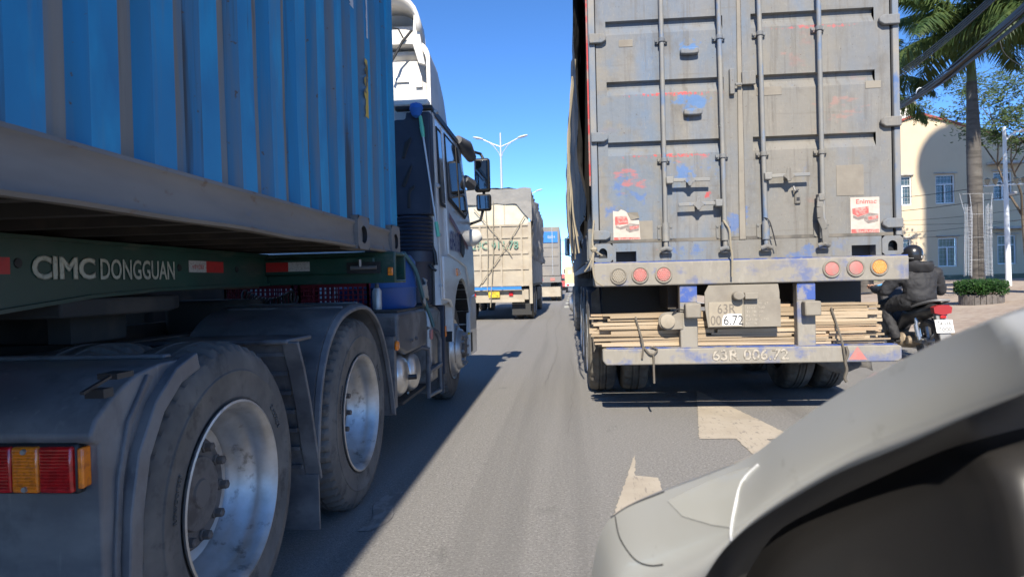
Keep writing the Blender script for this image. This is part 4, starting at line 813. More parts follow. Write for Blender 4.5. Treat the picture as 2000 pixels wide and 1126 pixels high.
# posters
def poster(u0, v0, u1, v1, torn, label):
    a = at(u0, v0, YR); b = at(u1, v1, YR); x0, x1, z1, z0 = a.x, b.x, a.z, b.z; wd, ht = x1-x0, z1-z0; y = YR-.0055
    p = empty('poster', ((x0+x1)/2, YR-.004, z0), label, 'poster', 'battery posters on the doors')
    out = [(x0, z0), (x1, z0), (x1, z1), (x0, z1)] if not torn else [(x0, z0), (x1+.0, z0+.005), (x1-.01, z1-ht*.28), (x0+wd*.66, z1-ht*.33), (x0+wd*.52, z1-ht*.08), (x0+wd*.42, z1-.005), (x0+wd*.3, z1+.006), (x0+wd*.2, z1-.012), (x0, z1-.004)]
    MB().prism(out, 'y', y, y+.0015).build('paper', M['paper'], p)
    def q(n, pts, m, dy=.0008): MB().add([(x0+a_*wd, y-dy, z0+b_*ht) for a_, b_ in pts], [tuple(range(len(pts)))]).build(n, m, p, smooth=0, fix=False)
    q('footer', [(.02, .0), (.98, .0), (.98, .11), (.02, .13)], M['poster_red'])
    if torn: q('battery_picture', [(.07, .80), (.5, .81), (.56, .62), (.56, .55), (.07, .52)], M['poster_red'])
    else: q('battery_picture', [(.06, .70), (.62, .75), (.63, .56), (.24, .46), (.07, .55)], M['poster_red'])
    q('battery_picture', [(.09, .515), (.24, .455), (.62, .545), (.6, .44), (.27, .37), (.09, .43)], M['poster_grey'])
    q('battery_picture', [(.47, .5), (.62, .57), (.96, .53), (.95, .33), (.6, .27), (.46, .36)], M['poster_grey'], .0016); q('battery_picture', [(.6, .46), (.94, .49), (.93, .41), (.62, .36)], M['poster_red'], .0022)
    if not torn: text('Enimac', 'poster_title', M['poster_red'], p, (x0+wd*.2, y, z0+ht*.82), (1,0,0), (0,0,1), ht*.13, wd*.7, bold=.02)
    text('ENIMAC', 'poster_text', M['paper'], p, (x0+wd*.22, y-.0026, z0+ht*.03), (1,0,0), (0,0,1), ht*.05, wd*.6)
    text('BATTERY', 'poster_text', M['paper'], p, (x0+wd*.30, y-.0026, z0+ht*.60), (1,0,0), (0,0,1), ht*.04, wd*.24)
    if torn: MB().add([(x0+wd*.52, y-.004, z1-ht*.08), (x0+wd*.9, y-.03, z1-ht*.1), (x1-.006, y-.02, z1-ht*.27), (x0+wd*.66, y-.003, z1-ht*.33)], [(0,1,2,3)]).build('torn_flap', M['dust'], p, smooth=0, fix=False)
poster(1197, 411, 1251, 470, True, 'torn battery poster with a folded corner on the left door')
poster(1660, 386, 1718, 455, False, 'whole battery poster with red heading on the right door')
# tarpaulin hanging over the left side and ropes
def tf(a, b):
    y = YR+.25+a*11.8; z = 4.06-b*2.35
    bul = .10*math.sin(math.pi*min(1, b*1.1))**.7*(.55+.45*math.sin(y*2.3+1)) + .035*mnoise.noise(Vector((y*1.6, z*2.2, 0)))+.02*math.sin(y*9+3*z)
    if b < .08: return (XL+.05+.4*(1-b/.08), y, 4.08+.05*math.sin(y*3))
    zz = z + (.12*math.sin(y*2.1)+.1*mnoise.noise(Vector((y*2, 4, 1))) if b > .93 else 0)
    return (XL-.035-max(-.01, bul)-.03*a, y, zz)
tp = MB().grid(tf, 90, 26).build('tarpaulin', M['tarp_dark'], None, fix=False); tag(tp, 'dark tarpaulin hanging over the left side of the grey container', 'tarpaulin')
rr = random.Random(4)
ORD = ['first', 'second', 'third', 'fourth', 'fifth', 'sixth', 'seventh', 'eighth', 'ninth']
for k in range(8):
    y = YR+.3+k*.75+rr.random()*.3; z1 = 3.1+rr.random()*.7; z0 = 1.3+rr.random()*.35; pts = []
    for i in range(10):
        t = i/9; pts.append((XL-.10-.05*math.sin(3.1*t)-.02*rr.random()-.05*t*(1-t), y+.25*math.sin(2.2*t+k), z1+(z0-z1)*t))
    o = MB().tube(smooth_poly(pts, 3), .009, 5).build('rope', M['rope'], None); tag(o, 'loose rope on the dark tarpaulin side, %s from the container doors' % ORD[k], 'rope', 'ropes hanging on the tarpaulin side')
o = MB().tube(smooth_poly([at(1160, 430, YR-.04), at(1157, 470, YR-.05), at(1160, 485, YR-.07), at(1165, 492, YR-.06), at(1176, 499, YR-.03)], 4)+[], .008, 6).tube(smooth_poly([at(1160, 488, YR-.06), at(1156, 505, YR-.08), at(1148, 522, YR-.08), at(1142, 530, YR-.06)], 4), .007, 6).tube(smooth_poly([at(1160, 488, YR-.06), at(1158, 520, YR-.09), at(1163, 548, YR-.09), at(1178, 558, YR-.06)], 4), .007, 6).lathe([(.02, -.02), (.03, 0), (.02, .02)], at(1160, 487, YR-.06), 'z', 8).build('rope', M['rope'], None); tag(o, 'pale knotted rope at the lower left corner of the grey container', 'rope')
o = MB().tube(smooth_poly([at(1413, 430, YR-.06), at(1417, 436, YR-.10), at(1425, 450, YR-.11), at(1427, 480, YR-.10), at(1430, 500, YR-.09), at(1430, 540, YR-.08)], 4), .008, 6).build('rope', M['rope'], None); tag(o, 'short rope dangling from the middle lock rod over the bumper', 'rope')
o = MB().tube(smooth_poly([at(1492, 425, YR-.06), at(1502, 430, YR-.1), at(1510, 455, YR-.09), at(1516, 480, YR-.08)], 4), .005, 6).build('wire', M['cable'], None); tag(o, 'dark wire end hanging beside the third lock rod', 'wire')

# ---------------- trailer below it
tl = empty('semi_trailer', (1.5, 11, 0), 'dusty blue trailer rear with six round lamps and number on lower bar', 'trailer')
MB().prism([(at(1159, 516, YR).x, 1.325), (at(1772, 499, YR).x, 1.325), (at(1772, 499, YR).x+.0, 1.128), (at(1159, 516, YR).x, 1.128)], 'y', YR-.03, YR+.22).build('rear_beam', M['bumper'], tl, .012)
MB().box(.24, 2.77, YR-.02, YR+.1, 1.3255, 1.333).build('beam_edge', M['bright_blue'], tl)
for u, v, mt in ((1208, 539, 'dust'), (1250, 537, 'pink_lens'), (1296, 536, 'pink_lens'), (1624, 525, 'pink_lens'), (1671, 523, 'pink_lens'), (1717, 521, 'dusty_amber')):
    c = at(u, v, YR-.03); lm = MB().lathe([(.072, YR-.031), (.072, YR-.04), (.066, YR-.046), (.058, YR-.042), (.057, YR-.036), (.001, YR-.035)], (c.x, 0, c.z), 'y', 28).build('lamp_bezel', M['dust'], tl)
    MB().lathe([(.056, YR-.037), (.053, YR-.044), (.03, YR-.047), (.001, YR-.048)], (c.x, 0, c.z), 'y', 28).build('lamp_lens', M[mt], lm)
    if mt != 'pink_lens' or u in (1250, 1296):
        cells = MB()
        for i in range(-3, 4):
            for j in range(-3, 4):
                x = (i+.5*(j % 2))*.017; z = j*.0148
                if x*x+z*z < .047**2: cells.lathe([(.007, YR-.0462), (.006, YR-.0492), (.001, YR-.0495)], (c.x+x, 0, c.z+z), 'y', 6)
        cells.build('lens_cells', M['plate_dust'] if mt == 'dust' else M[mt], lm)
for x0, x1 in ((at(1328, 600, YR).x, at(1362, 600, YR).x), (at(1557, 600, YR).x, at(1593, 600, YR).x)):
    ps = MB().box(x0, x1, YR, YR+.10, .60, 1.128).build('bumper_post', M['bumper'], tl, .008)
    MB().box(x0+.002, x1-.002, YR-.0035, YR-.0005, .985, 1.118).build('post_paint', M['bright_blue'], ps)
    MB().box(x0+.03, x1+.012, YR-.10, YR-.005, .855, .975).build('post_box', M['dust'], ps, .012)
lb = MB().prism([(at(1177, 690, YR).x+.03, .465), (at(1758, 690, YR).x-.02, .465), (at(1760, 690, YR).x, .49), (at(1760, 690, YR).x, .592), (at(1758, 690, YR).x-.02, .602), (at(1177, 690, YR).x+.01, .602), (at(1177, 690, YR).x, .59), (at(1177, 690, YR).x, .50)], 'y', YR-.02, YR+.09).build('lower_bar', M['bumper'], tl, .012, seg=3)
MB().box(.33, 2.68, YR-.015, YR+.08, .6025, .607).build('bar_top_paint', M['bright_blue'], lb)
text('63R 006.72', 'bar_number', M['faded_text'], lb, (at(1390, 700, YR).x, YR-.021, at(1390, 704, YR).z), (1,0,0), (0,0,1), .095, .62, bold=.03)
MB().add([(at(1655, 705, YR).x, YR-.022, .485), (at(1692, 705, YR).x, YR-.022, .485), (at(1673, 705, YR).x, YR-.022, .595)], [(0,1,2)]).build('triangle_reflector', M['pink_lens'], lb, fix=False)
# plate holder
a = at(1379, 557, YR-.02); b = at(1524, 637, YR-.02)
ph = MB().prism([(a.x-.012, b.z+.16), (a.x+.01, b.z), (b.x, b.z), (b.x, 1.05), (b.x-.01, 1.12), (a.x+.02, 1.12), (a.x-.012, 1.06)], 'y', YR-.02, YR+.0).build('plate_holder', M['dust'], tl, .004)
pa, pb = at(1384, 590, YR-.022), at(1450, 637, YR-.022)
pl = MB().box(pa.x, pb.x, YR-.0265, YR-.0215, pb.z, pa.z).build('licence_plate', M['plate_dust'], ph, .004)
MB().prism([(pa.x+.105, pb.z+.01), (pb.x-.008, pb.z+.01), (pb.x-.008, pb.z+.105), (pb.x-.06, pb.z+.105), (pb.x-.10, pb.z+.11), (pb.x-.15, pb.z+.095), (pa.x+.11, pb.z+.07)], 'y', YR-.0275, YR-.027).build('wiped_patch', M['plate_white'], pl)
text('63R', 'plate_number', M['plate_text'], pl, (pa.x+.07, YR-.0275, pb.z+.11), (1,0,0), (0,0,1), .078, .145)
text('00', 'plate_number', M['plate_text'], pl, (pa.x+.012, YR-.0275, pb.z+.015), (1,0,0), (0,0,1), .078, .085)
text('6.72', 'plate_number', M['plate_black'], pl, (pa.x+.118, YR-.0285, pb.z+.015), (1,0,0), (0,0,1), .078, .158)
ia, ib = at(1453, 585, YR-.022), at(1525, 637, YR-.022)
ipl = MB().box(ia.x, ib.x, YR-.0265, YR-.0215, ib.z, ia.z).build('owner_plate', M['dust'], ph, .006)
for k, s_ in enumerate(('LUONG VAN T', 'TLBT: 500', 'TLTB: 500', 'KLHH: 7', 'CAI BE - TG', 'DT: 0')):
    z = ia.z-.04-k*.033; text(s_, 'owner_text', M['faded_text'], ipl, (ia.x+.015, YR-.027, z), (1,0,0), (0,0,1), .018, .03*len(s_)*.55)
c = at(1441, 577, YR-.05); MB().prism([(c.x+.045*math.cos(t*.35), c.z+.035*math.sin(t*.35)) for t in range(18)], 'y', YR-.10, YR-.021).build('plate_lamp', M['dust'], ph, .008)
MB().box(c.x+.05, c.x+.16, YR-.085, YR-.021, c.z-.03, c.z+.025).build('plate_lamp', M['dust'], ph, .006)
# side lamp on bracket
c = at(1304, 627, YR-.02); br = MB().prism([(c.x+.075*math.cos(R(t)), c.z+.075*math.sin(R(t))) for t in range(90, 271, 15)]+[(c.x+.13, c.z-.07), (c.x+.13, c.z+.075)], 'y', YR-.01, YR+.02).build('reverse_lamp', M['dust'], tl, .006); MB().lathe([(.062, YR-.011), (.06, YR-.03), (.05, YR-.034), (.001, YR-.036)], (c.x, 0, c.z), 'y', 28).build('lamp_lens', M['plate_dust'], br)
MB().tube([c+Vector((.04, 0, .06)), c+Vector((.08, -.02, .10)), c+Vector((.14, 0, .09))], .006).build('lamp_wire', M['cable'], br)
# chassis and axles
for x in (.95, 2.0): MB().box(x-.07, x+.07, YR+.22, 16.5, .92, 1.30).build('main_beam', M['under'], tl)
for i in range(12): MB().box(.3, 2.7, YR+.6+i*.9, YR+.7+i*.9, 1.2, 1.32).build('cross_bar', M['under'], tl)
for y in (7.25, 8.6, 9.95):
    wheel(tl, .215, y, .51, -1, 'dual', TYD, False); wheel(tl, 2.795, y, .51, 1, 'dual', TYD, False)
    MB().tube([(.5, y, .5), (2.5, y, .5)], .07, 12).build('axle', M['under'], tl)
    for x in (.215, 2.795):
        s_ = 1 if x < 1 else -1; g = [(y+.57*math.cos(R(t)), .51+.57*math.sin(R(t))) for t in range(150, 29, -12)]
        ridge(g, x+s_*.01, x+s_*.58, .012, 'mudguard', M['plastic'], tl, 0)
MB().prism([(.235, 1.06), (.31, 1.12), (.33, .8), (.30, .62), (.25, .5), (.235, .7)], 'y', 6.35, 6.38).build('mud_flap', M['rubber_dusty'], tl)
for x0, x1 in ((.34, .98), (2.02, 2.72)): MB().box(x0, x1, 6.40, 6.42, .62, 1.2).build('mud_flap', M['black_rub'], tl)
fl = MB().grid(lambda a, b: (2.12+.66*a, 6.42-.10*b+.03*math.sin(7*a), .60-.24*b+.04*math.sin(9*a)*b-.08*a*b), 12, 5).build('torn_flap', M['rubber_dusty'], tl, fix=False); fl.modifiers.new('s', 'SOLIDIFY').thickness = .008
# bamboo bundle on the lower bar
bb = empty('bamboo_bundle', (1.5, YR+.18, .61), 'bundle of split bamboo strips lying on the lower bar of the trailer', 'bamboo')
BS = []
for k in range(5):
    m_ = MB(); rr = random.Random(k); n = 8
    vs = []
    for i in range(n+1):
        x = -.5+i/n; dz = .004*rr.uniform(-1, 1)+.006*math.sin(3*x+k); dy = .004*rr.uniform(-1, 1); hh = .5*(1+.12*rr.uniform(-1, 1)); 
        vs += [(x, dy-.5, dz-hh), (x, dy+.5, dz-hh), (x, dy+.5, dz+hh), (x, dy-.5, dz+hh)]
    m_.add(vs, [(4*i+j, 4*i+(j+1) % 4, 4*i+4+(j+1) % 4, 4*i+4+j) for i in range(n) for j in range(4)]+[(0,1,2,3), (4*n+3,4*n+2,4*n+1,4*n)])
    BS.append([m_.mesh('bamboo_strip', q, smooth=30) for q in M['bamboo']])
rr = random.Random(11); org = bb.location
for layer in range(5):
    z = .612
    while z < .935:
        h_ = rr.uniform(.009, .032); x = .33+rr.uniform(-.14, .05)
        while x < 2.62:
            L = rr.uniform(.7, 2.0); x1 = min(x+L, 2.62+rr.uniform(-.16, .05))
            if x1-x < .25: break
            taper = .10*(1 if ((x+x1)/2 < .9) else .25)
            tip = z+h_/2 - (z-.61)*.0
            if not (z > .86 and (x+x1)/2 < 1.0) and not (z > .895 and (x+x1)/2 < 1.5):
                o = inst('bamboo_strip', BS[rr.randrange(5)][rr.randrange(4)], bb, ((x+x1)/2-org.x, YR+.105+layer*.042+rr.uniform(-.012, .012)-org.y, tip-org.z), (rr.uniform(-.12, .12), rr.uniform(-.012, .012), rr.uniform(-.01, .01)), (x1-x, rr.uniform(.02, .034), h_))
            x = x1+rr.uniform(.01, .05)
        z += h_+rr.uniform(.001, .005)
for i, (u0, v0, u1, v1, u2, v2) in enumerate([(1241, 617, 1256, 672, 1254, 700), (1624, 600, 1646, 672, 1652, 712)]):
    pts = [at(u0, v0, YR+.12), at(u0+1, v0+6, YR+.07), at((u0+u1)/2, (v0+v1)/2, YR+.066), at(u1, v1, YR-.03), at(u2, v2, YR-.035)]
    m_ = MB().tube(smooth_poly(pts, 4), .009, 6)
    if i == 0: m_.tube(smooth_poly([at(1256, 676, YR-.035), at(1268, 690, YR-.04), at(1276, 694, YR-.04), at(1277, 720, YR-.035), at(1278, 748, YR-.035)], 4), .009, 6).tube(smooth_poly([at(1277, 692, YR-.04), at(1284, 682, YR-.04), at(1270, 676, YR-.035)], 4), .007, 6)
    else: m_.tube(smooth_poly([at(1652, 676, YR-.035), at(1656, 690, YR-.045), at(1651, 706, YR-.04), at(1654, 722, YR-.035), at(1650, 738, YR-.03), at(1654, 745, YR-.03)], 4), .012, 6)
    o = m_.build('rope', M['rope_dark'], None); tag(o, ('rope tied round the left end of the bamboo bundle', 'knotted rope round the right end of the bamboo bundle')[i], 'rope')
# tractor in front of the grey container (mostly hidden)
t2 = empty('tractor_truck', (1.5, 19, 0), 'truck cab ahead of the dusty grey container, only its mirror and wheels showing', 'truck')
MB().prism([(18.2, .7), (18.2, 3.2), (19.8, 3.1), (20.3, 1.9), (20.4, .5), (18.2, .5)], 'x', .25, 2.75).build('cab_body', M['tarp_dark'], t2, .05)
for y in (15.6, 16.95, 19.3):
    wheel(t2, .19, y, .51, -1, 'dual' if y < 18 else 'front', TYD, False); wheel(t2, 2.8, y, .51, 1, 'dual' if y < 18 else 'front', TYD, False)
for x in (1.1, 1.9): MB().box(x-.04, x+.04, 15, 20, .75, 1.0).build('frame_rail', M['under'], t2)
c = at(1108, 482, 19.6); mm = MB().box(c.x-.075, c.x+.075, 19.55, 19.65, c.z-.26, c.z+.26).build('side_mirror', M['black'], t2, .03)
MB().box(c.x-.055, c.x+.055, 19.542, 19.5485, c.z-.23, c.z+.23).build('mirror_glass', M['mirror'], mm)
MB().tube([c+Vector((.0, 0, .25)), c+Vector((.05, .0, .32)), c+Vector((.22, .1, .35))], .015).build('mirror_arm', M['black'], t2); MB().tube([c+Vector((.0, 0, -.25)), c+Vector((.22, .1, -.3))], .015).build('mirror_arm', M['black'], t2)

# ================================================================== FAR TRUCKS
def lorry(label, xr, yr, wd, ln, zb, zt, name='cargo_truck'): return empty(name, (xr-wd/2, yr, 0), label, 'truck')
ct = lorry('cargo truck with grey tarpaulin over a tan tailgate and yellow plate', -1.05, 20, 2.5, 9, 1.1, 3.9)
XA, XB, YC = -3.55, -1.03, 20.0
MB().box(XA, XB, YC, YC+.06, 1.02, 2.86).build('tailgate', M['cargo'], ct)
for z in (1.06, 1.55, 2.02, 2.50, 2.86): MB().box(XA, XB-.07, YC-.035, YC-.001, z-.03, z+.03).build('gate_rail', M['cargo'], ct, .005)
for x in (-3.2, -2.55, -1.92, -1.30): MB().box(x-.025, x+.025, YC-.055, YC-.036, 1.02, 2.88).build('gate_post', M['cargo'], ct)
MB().box(XB-.06, XB+.03, YC-.05, YC+.07, .5, 2.95).build('corner_post', M['cargo'], ct)
MB().box(XA+.02, XB-.05, YC+.02, YC+.08, 2.88, 3.55).build('upper_board', M['cargo_pale'], ct)
for x in (-3.1, -2.45, -1.8): MB().box(x-.012, x+.012, YC+.01, YC+.0195, 2.9, 3.5).build('board_seam', M['cargo'], ct)
MB().box(XB, XB+.03, YC+.08, YC+9, 1.1, 3.4).build('side_gate', M['tarp'], ct)
MB().box(XA, XB, YC+.08, YC+9, 1.02, 1.15).build('deck', M['under'], ct)
MB().box(XA, XA+.03, YC+.08, YC+9, 1.1, 3.4).build('side_gate', M['tarp'], ct)
text('29C 911.78', 'tailgate_number', M['cargo_green'], ct, (at(921, 488, YC-.06).x, YC-.058, at(921, 488, YC-.06).z), (1,0,0), (0,0,1), .24, 1.42, bold=.02)
MB().box(XA, -1.33, YC-.10, YC-.036, .93, 1.015).build('underrun_bar', M['cargo_blue'], ct)
MB().box(XA, -1.25, YC-.02, YC+.06, .55, .64).build('lower_bar', M['cargo'], ct)
MB().box(XA+.1, XB-.1, YC+.1, YC+.2, .62, .95).build('lamp_panel', M['cargo'], ct)
yp = MB().box(-2.33, -2.0, YC-.06, YC-.03, .70, .87).build('licence_plate', M['yellow'], ct); text('29C', 'plate_number', M['black'], yp, (-2.24, YC-.062, .79), (1,0,0), (0,0,1), .06, .16); text('911.78', 'plate_number', M['black'], yp, (-2.31, YC-.062, .715), (1,0,0), (0,0,1), .06, .28)
for x in (-2.85, -1.72): MB().box(x, x+.12, YC+.05, YC+.099, .74, .86).build('tail_lamp', M['red_lens'], ct)
for y in (YC+.9, YC+2.2, YC+7.5): wheel(ct, -1.0, y, .5, 1, 'dual', TYD, False); wheel(ct, -3.58, y, .5, -1, 'dual', TYD, False)
for x0, x1 in ((-3.4, -2.8), (-1.65, -1.05)): MB().box(x0, x1, YC+.25, YC+.27, .15, .75).build('mud_flap', M['black_rub'], ct)
MB().box(XA+.15, XB-.1, YC+9, YC+10.8, .6, 2.8).build('cab_body', M['white'], ct, .08)
MB().box(-1.25, -1.0, YC+3.2, YC+6.5, .5, .95).build('side_box', M['under'], ct)
def tarpf(a, b):     # draped over the load: across x by a, back to front by b; hangs over the right side
    y = YC-.02+b*9.1; s_ = a*4.6
    n_ = .09*mnoise.noise(Vector((s_*2, y*1.3, 2)))+.05*mnoise.noise(Vector((s_*5, y*3.3, 7)))+.02*math.sin(y*5+s_)
    if s_ < 2.5: return (XA+s_, y, 3.92+.06*math.sin(math.pi*s_/2.5)+n_)
    d = s_-2.5; return (XB+.06+n_*1.3+.05*math.sin(y*3.3)*min(1, d), y, 3.92-d*.98+.03*math.sin(y*4)*min(1, d))
tq = MB().grid(tarpf, 36, 50).build('tarpaulin', M['tarp'], None, fix=False); tag(tq, 'grey tarpaulin roof draped over the tan cargo truck', 'tarpaulin')
bm_ = MB().grid(lambda a, b: (XA+.0+2.58*a, YC-.04-.03*math.sin(8*a)*b, 3.95-.45*b+.05*mnoise.noise(Vector((a*6, b, 1)))-(0.55*b*max(0, (a-.82)/.18) if a > .82 else 0)), 40, 5); bm_.build('tarpaulin_flap', M['tarp'], tq, fix=False)
for k, (p, q) in enumerate([((963, 392), (958, 600)), ((925, 408), (1000, 500)), ((1025, 420), (935, 560)), ((948, 400), (952, 570))]):
    o = MB().tube([at(*p, YC-.09), at((p[0]+q[0])/2+3, (p[1]+q[1])/2, YC-.11), at(*q, YC-.09)], .014, 5).build('rope', M['rope'], None); tag(o, ['rope hanging straight down the tan tailgate', 'rope slanting down right across the tan tailgate', 'rope slanting down left across the tan tailgate', 'thin rope beside the number on the tan tailgate'][k], 'rope')
# grey container lorry
gc = lorry('grey container lorry with blue panel high on its rear doors', -.55, 37, 2.44, 12, 1.3, 4.15, 'container_truck')
XA2, XB2, Y2 = -2.75, -.28, 37.0
MB().box(XA2, XB2, Y2, Y2+12, 1.4, 4.12).build('container_box', M['grey_box'], gc, .03)
for z in (2.0, 2.5, 3.0, 3.5): MB().box(XA2+.1, XB2-.1, Y2-.03, Y2-.001, z-.02, z+.02).build('door_rib', M['grey_box'], gc)
for x in (-2.2, -1.7, -1.3, -.7): MB().tube([(x, Y2-.04, 1.45), (x, Y2-.04, 4.05)], .02, 6).build('lock_rod', M['galv'], gc)
MB().box(-1.45, -.40, Y2-.045, Y2-.032, 3.25, 3.85).build('blue_panel', M['cargo_blue'], gc); text('82600 4', 'panel_lettering', M['white_tape'], gc, (-.95, Y2-.046, 3.48), (1,0,0), (0,0,1), .15, .4)
MB().box(XA2, XB2, Y2+.02, Y2+11.5, 1.15, 1.395).build('chassis', M['under'], gc); MB().box(XA2, XB2+.02, Y2-.04, Y2+.019, 1.05, 1.38).build('rear_beam', M['grey_box'], gc)
for x in (-1.5, -.85): MB().box(x, x+.25, Y2-.06, Y2-.041, 1.12, 1.3).build('tail_lamp', M['pink_lens'], gc)
MB().box(XA2+.2, XB2-.02, Y2+.1, Y2+.14, .25, .8).build('mud_flap_board', M['cargo'], gc)
for y in (Y2+.9, Y2+2.2, Y2+9.5): wheel(gc, -.25, y, .5, 1, 'dual', TYD, False); wheel(gc, -2.77, y, .5, -1, 'dual', TYD, False)
MB().box(XA2+.05, XB2-.05, Y2+12.1, Y2+14, .6, 3.2).build('cab_body', M['white'], gc, .08)
# tan box van far ahead
tv = lorry('small tan box truck far ahead beside the grey lorry', .9, 60, 1.9, 5, .6, 2.3, 'box_truck')
MB().box(-.08, 1.75, 60, 64.5, .62, 2.36).build('cargo_box', M['tan_box'], tv, .03); MB().box(-.0, 1.7, 64.6, 66, .4, 2.0).build('cab_body', M['white'], tv, .08)
MB().box(-.06, 1.73, 59.95, 59.998, .55, .8).build('rear_bumper', M['white'], tv)
for x in (.05, 1.4): MB().box(x, x+.25, 59.93, 59.949, .6, .74).build('tail_lamp', M['red_lens'], tv)
for x in (.0, 1.48): MB().tube([(x, 61, .32), (x+.2, 61, .32)], .32, 16).tube([(x, 65, .32), (x+.2, 65, .32)], .32, 16).build('wheel', M['rubber'], tv)
MB().box(.2, .55, 59.985, 59.999, 1.65, 2.0).build('rear_sticker', M['white_tape'], tv); MB().box(-.2, -.06, 64.4, 64.5, 1.75, 2.2).build('side_mirror', M['black'], tv)
rcr = empty('red_car', (-.75, 72, 0), 'red vehicle far ahead between the grey lorry and the tan truck', 'car')
MB().prism([(72, .35), (72, 1.0), (72.3, 1.75), (74.2, 1.75), (75, 1.1), (76, .95), (76, .35)], 'x', -1.2, .1).build('body', M['red_paint'], rcr, .1)
for y in (72.8, 75.2): MB().tube([(-1.22, y, .31), (.12, y, .31)], .31, 14).build('wheel', M['rubber'], rcr)
MB().box(-1.0, -.1, 71.99, 72.1, 1.05, 1.3).build('rear_window', M['glass'], rcr)

# ================================================================== STREET LAMPS on the median
def street_lamp(y, x=-3.75-.85, label=''):
    l_ = empty('street_lamp', (x, y, 0), label, 'street lamp', 'double-armed lamps on the median')
    MB().tube([(x, y, .1), (x, y, 5), (x, y, 10.2)], [.11, .085, .05], 12).build('pole', M['galv'], l_)
    for s_ in (-1, 1):
        MB().tube([(x, y, 9.35), (x+s_*.5, y, 9.55), (x+s_*1.1, y, 9.85)], .035, 8).tube([(x, y, 8.6), (x+s_*.12, y, 9.0), (x+s_*.45, y, 9.45), (x+s_*.8, y, 9.7)], .022, 8).build('arm', M['galv'], l_)
        MB().grid(lambda a, b: (x+s_*(1.05+.62*a), y+.16*math.cos(2*math.pi*b)*math.sin(math.pi*(.1+.8*a))**.6, 9.86+.14*a+.07*math.sin(2*math.pi*b)*math.sin(math.pi*(.1+.8*a))**.6), 10, 12).build('lamp_head', M['lamp_head'], l_)
    return l_
street_lamp(40.5, -3.77, 'grey double-armed street lamp above the tarpaulin cargo truck'); street_lamp(65, -3.75, 'far street lamp, one head showing right of the tarpaulin roof')
hg = MB(); rr = random.Random(2)
for i in range(9000):
    x, y, z = -4.95+.75*rr.random(), -5+rr.random()*55, .15+.4*rr.random()**.7; a = Vector((rr.gauss(0,1), rr.gauss(0,1), rr.gauss(0,1))).normalized()*.05; b = a.orthogonal().normalized()*.03; p = Vector((x, y, z)); hg.add([p-a, p+b, p+a, p-b], [(0,1,2,3)])
tag(hg.build('median_hedge', M['leaf'], None, smooth=0, fix=False), 'low green hedge growing along the median', 'hedge', kind='stuff')

# ================================================================== BUILDING on the right
YB = 34.0
bd = empty('building', (17.2, YB, .7), 'cream two-storey building with red roof edge behind the palm', 'building')
AX, AZ = 17.35, 8.76
sl_ = (7.237-8.752)/(22.125-17.321)
def gz(x): return AZ+sl_*abs(x-AX)
L0, R0_ = 7.0, 27.7
wins = [(18.03, 18.93, 4.42, 5.82), (18.10, 19.0, 1.36, 2.76), (20.70, 21.56, 4.5, 5.85), (20.84, 21.70, 1.41, 2.80), (16.05, 16.92, 4.40, 5.80), (15.95, 16.85, 1.36, 2.76), (23.4, 24.3, 4.45, 5.85), (23.4, 24.3, 1.4, 2.8)]
# wall with real openings: columns of boxes
xsb = sorted(set([L0, R0_, AX]+[q for w_ in wins for q in w_[:2]]))
wl = MB()
for a, b in zip(xsb[:-1], xsb[1:]):
    xm = (a+b)/2; cut = sorted([(w_[2], w_[3]) for w_ in wins if w_[0] <= xm <= w_[1]]); z = .3
    for c0, c1 in cut: wl.add([(a,YB,z),(b,YB,z),(b,YB,c0),(a,YB,c0)], [(0,1,2,3)]); z = c1
    wl.add([(a,YB,z),(b,YB,z),(b,YB,gz(b)),(a,YB,gz(a))], [(0,1,2,3)])
for x0, x1, z0, z1 in wins: wl.add([(x0,YB,z0),(x1,YB,z0),(x1,YB,z1),(x0,YB,z1),(x0,YB+.16,z0),(x1,YB+.16,z0),(x1,YB+.16,z1),(x0,YB+.16,z1)], [(0,1,5,4),(1,2,6,5),(2,3,7,6),(3,0,4,7)])
wl.add([(L0,YB,.3),(L0,YB+14,.3),(L0,YB+14,gz(L0)),(L0,YB,gz(L0))], [(0,1,2,3)]); wl.add([(R0_,YB,.3),(R0_,YB+14,.3),(R0_,YB+14,gz(R0_)),(R0_,YB,gz(R0_))], [(0,1,2,3)])
wl.build('wall', M['cream_wall'], bd, smooth=0, fix=False)
for a, b in ((L0-.3, AX), (AX, R0_+.3)):
    MB().add([(a,YB-.12,gz(a)+.0),(b,YB-.12,gz(b)+.0),(b,YB+14.2,gz(b)),(a,YB+14.2,gz(a)),(a,YB-.12,gz(a)+.11),(b,YB-.12,gz(b)+.11),(b,YB+14.2,gz(b)+.11),(a,YB+14.2,gz(a)+.11)], [(0,1,2,3),(4,7,6,5),(0,4,5,1),(1,5,6,2),(2,6,7,3),(3,7,4,0)]).build('roof', M['roof_red'], bd, smooth=0)
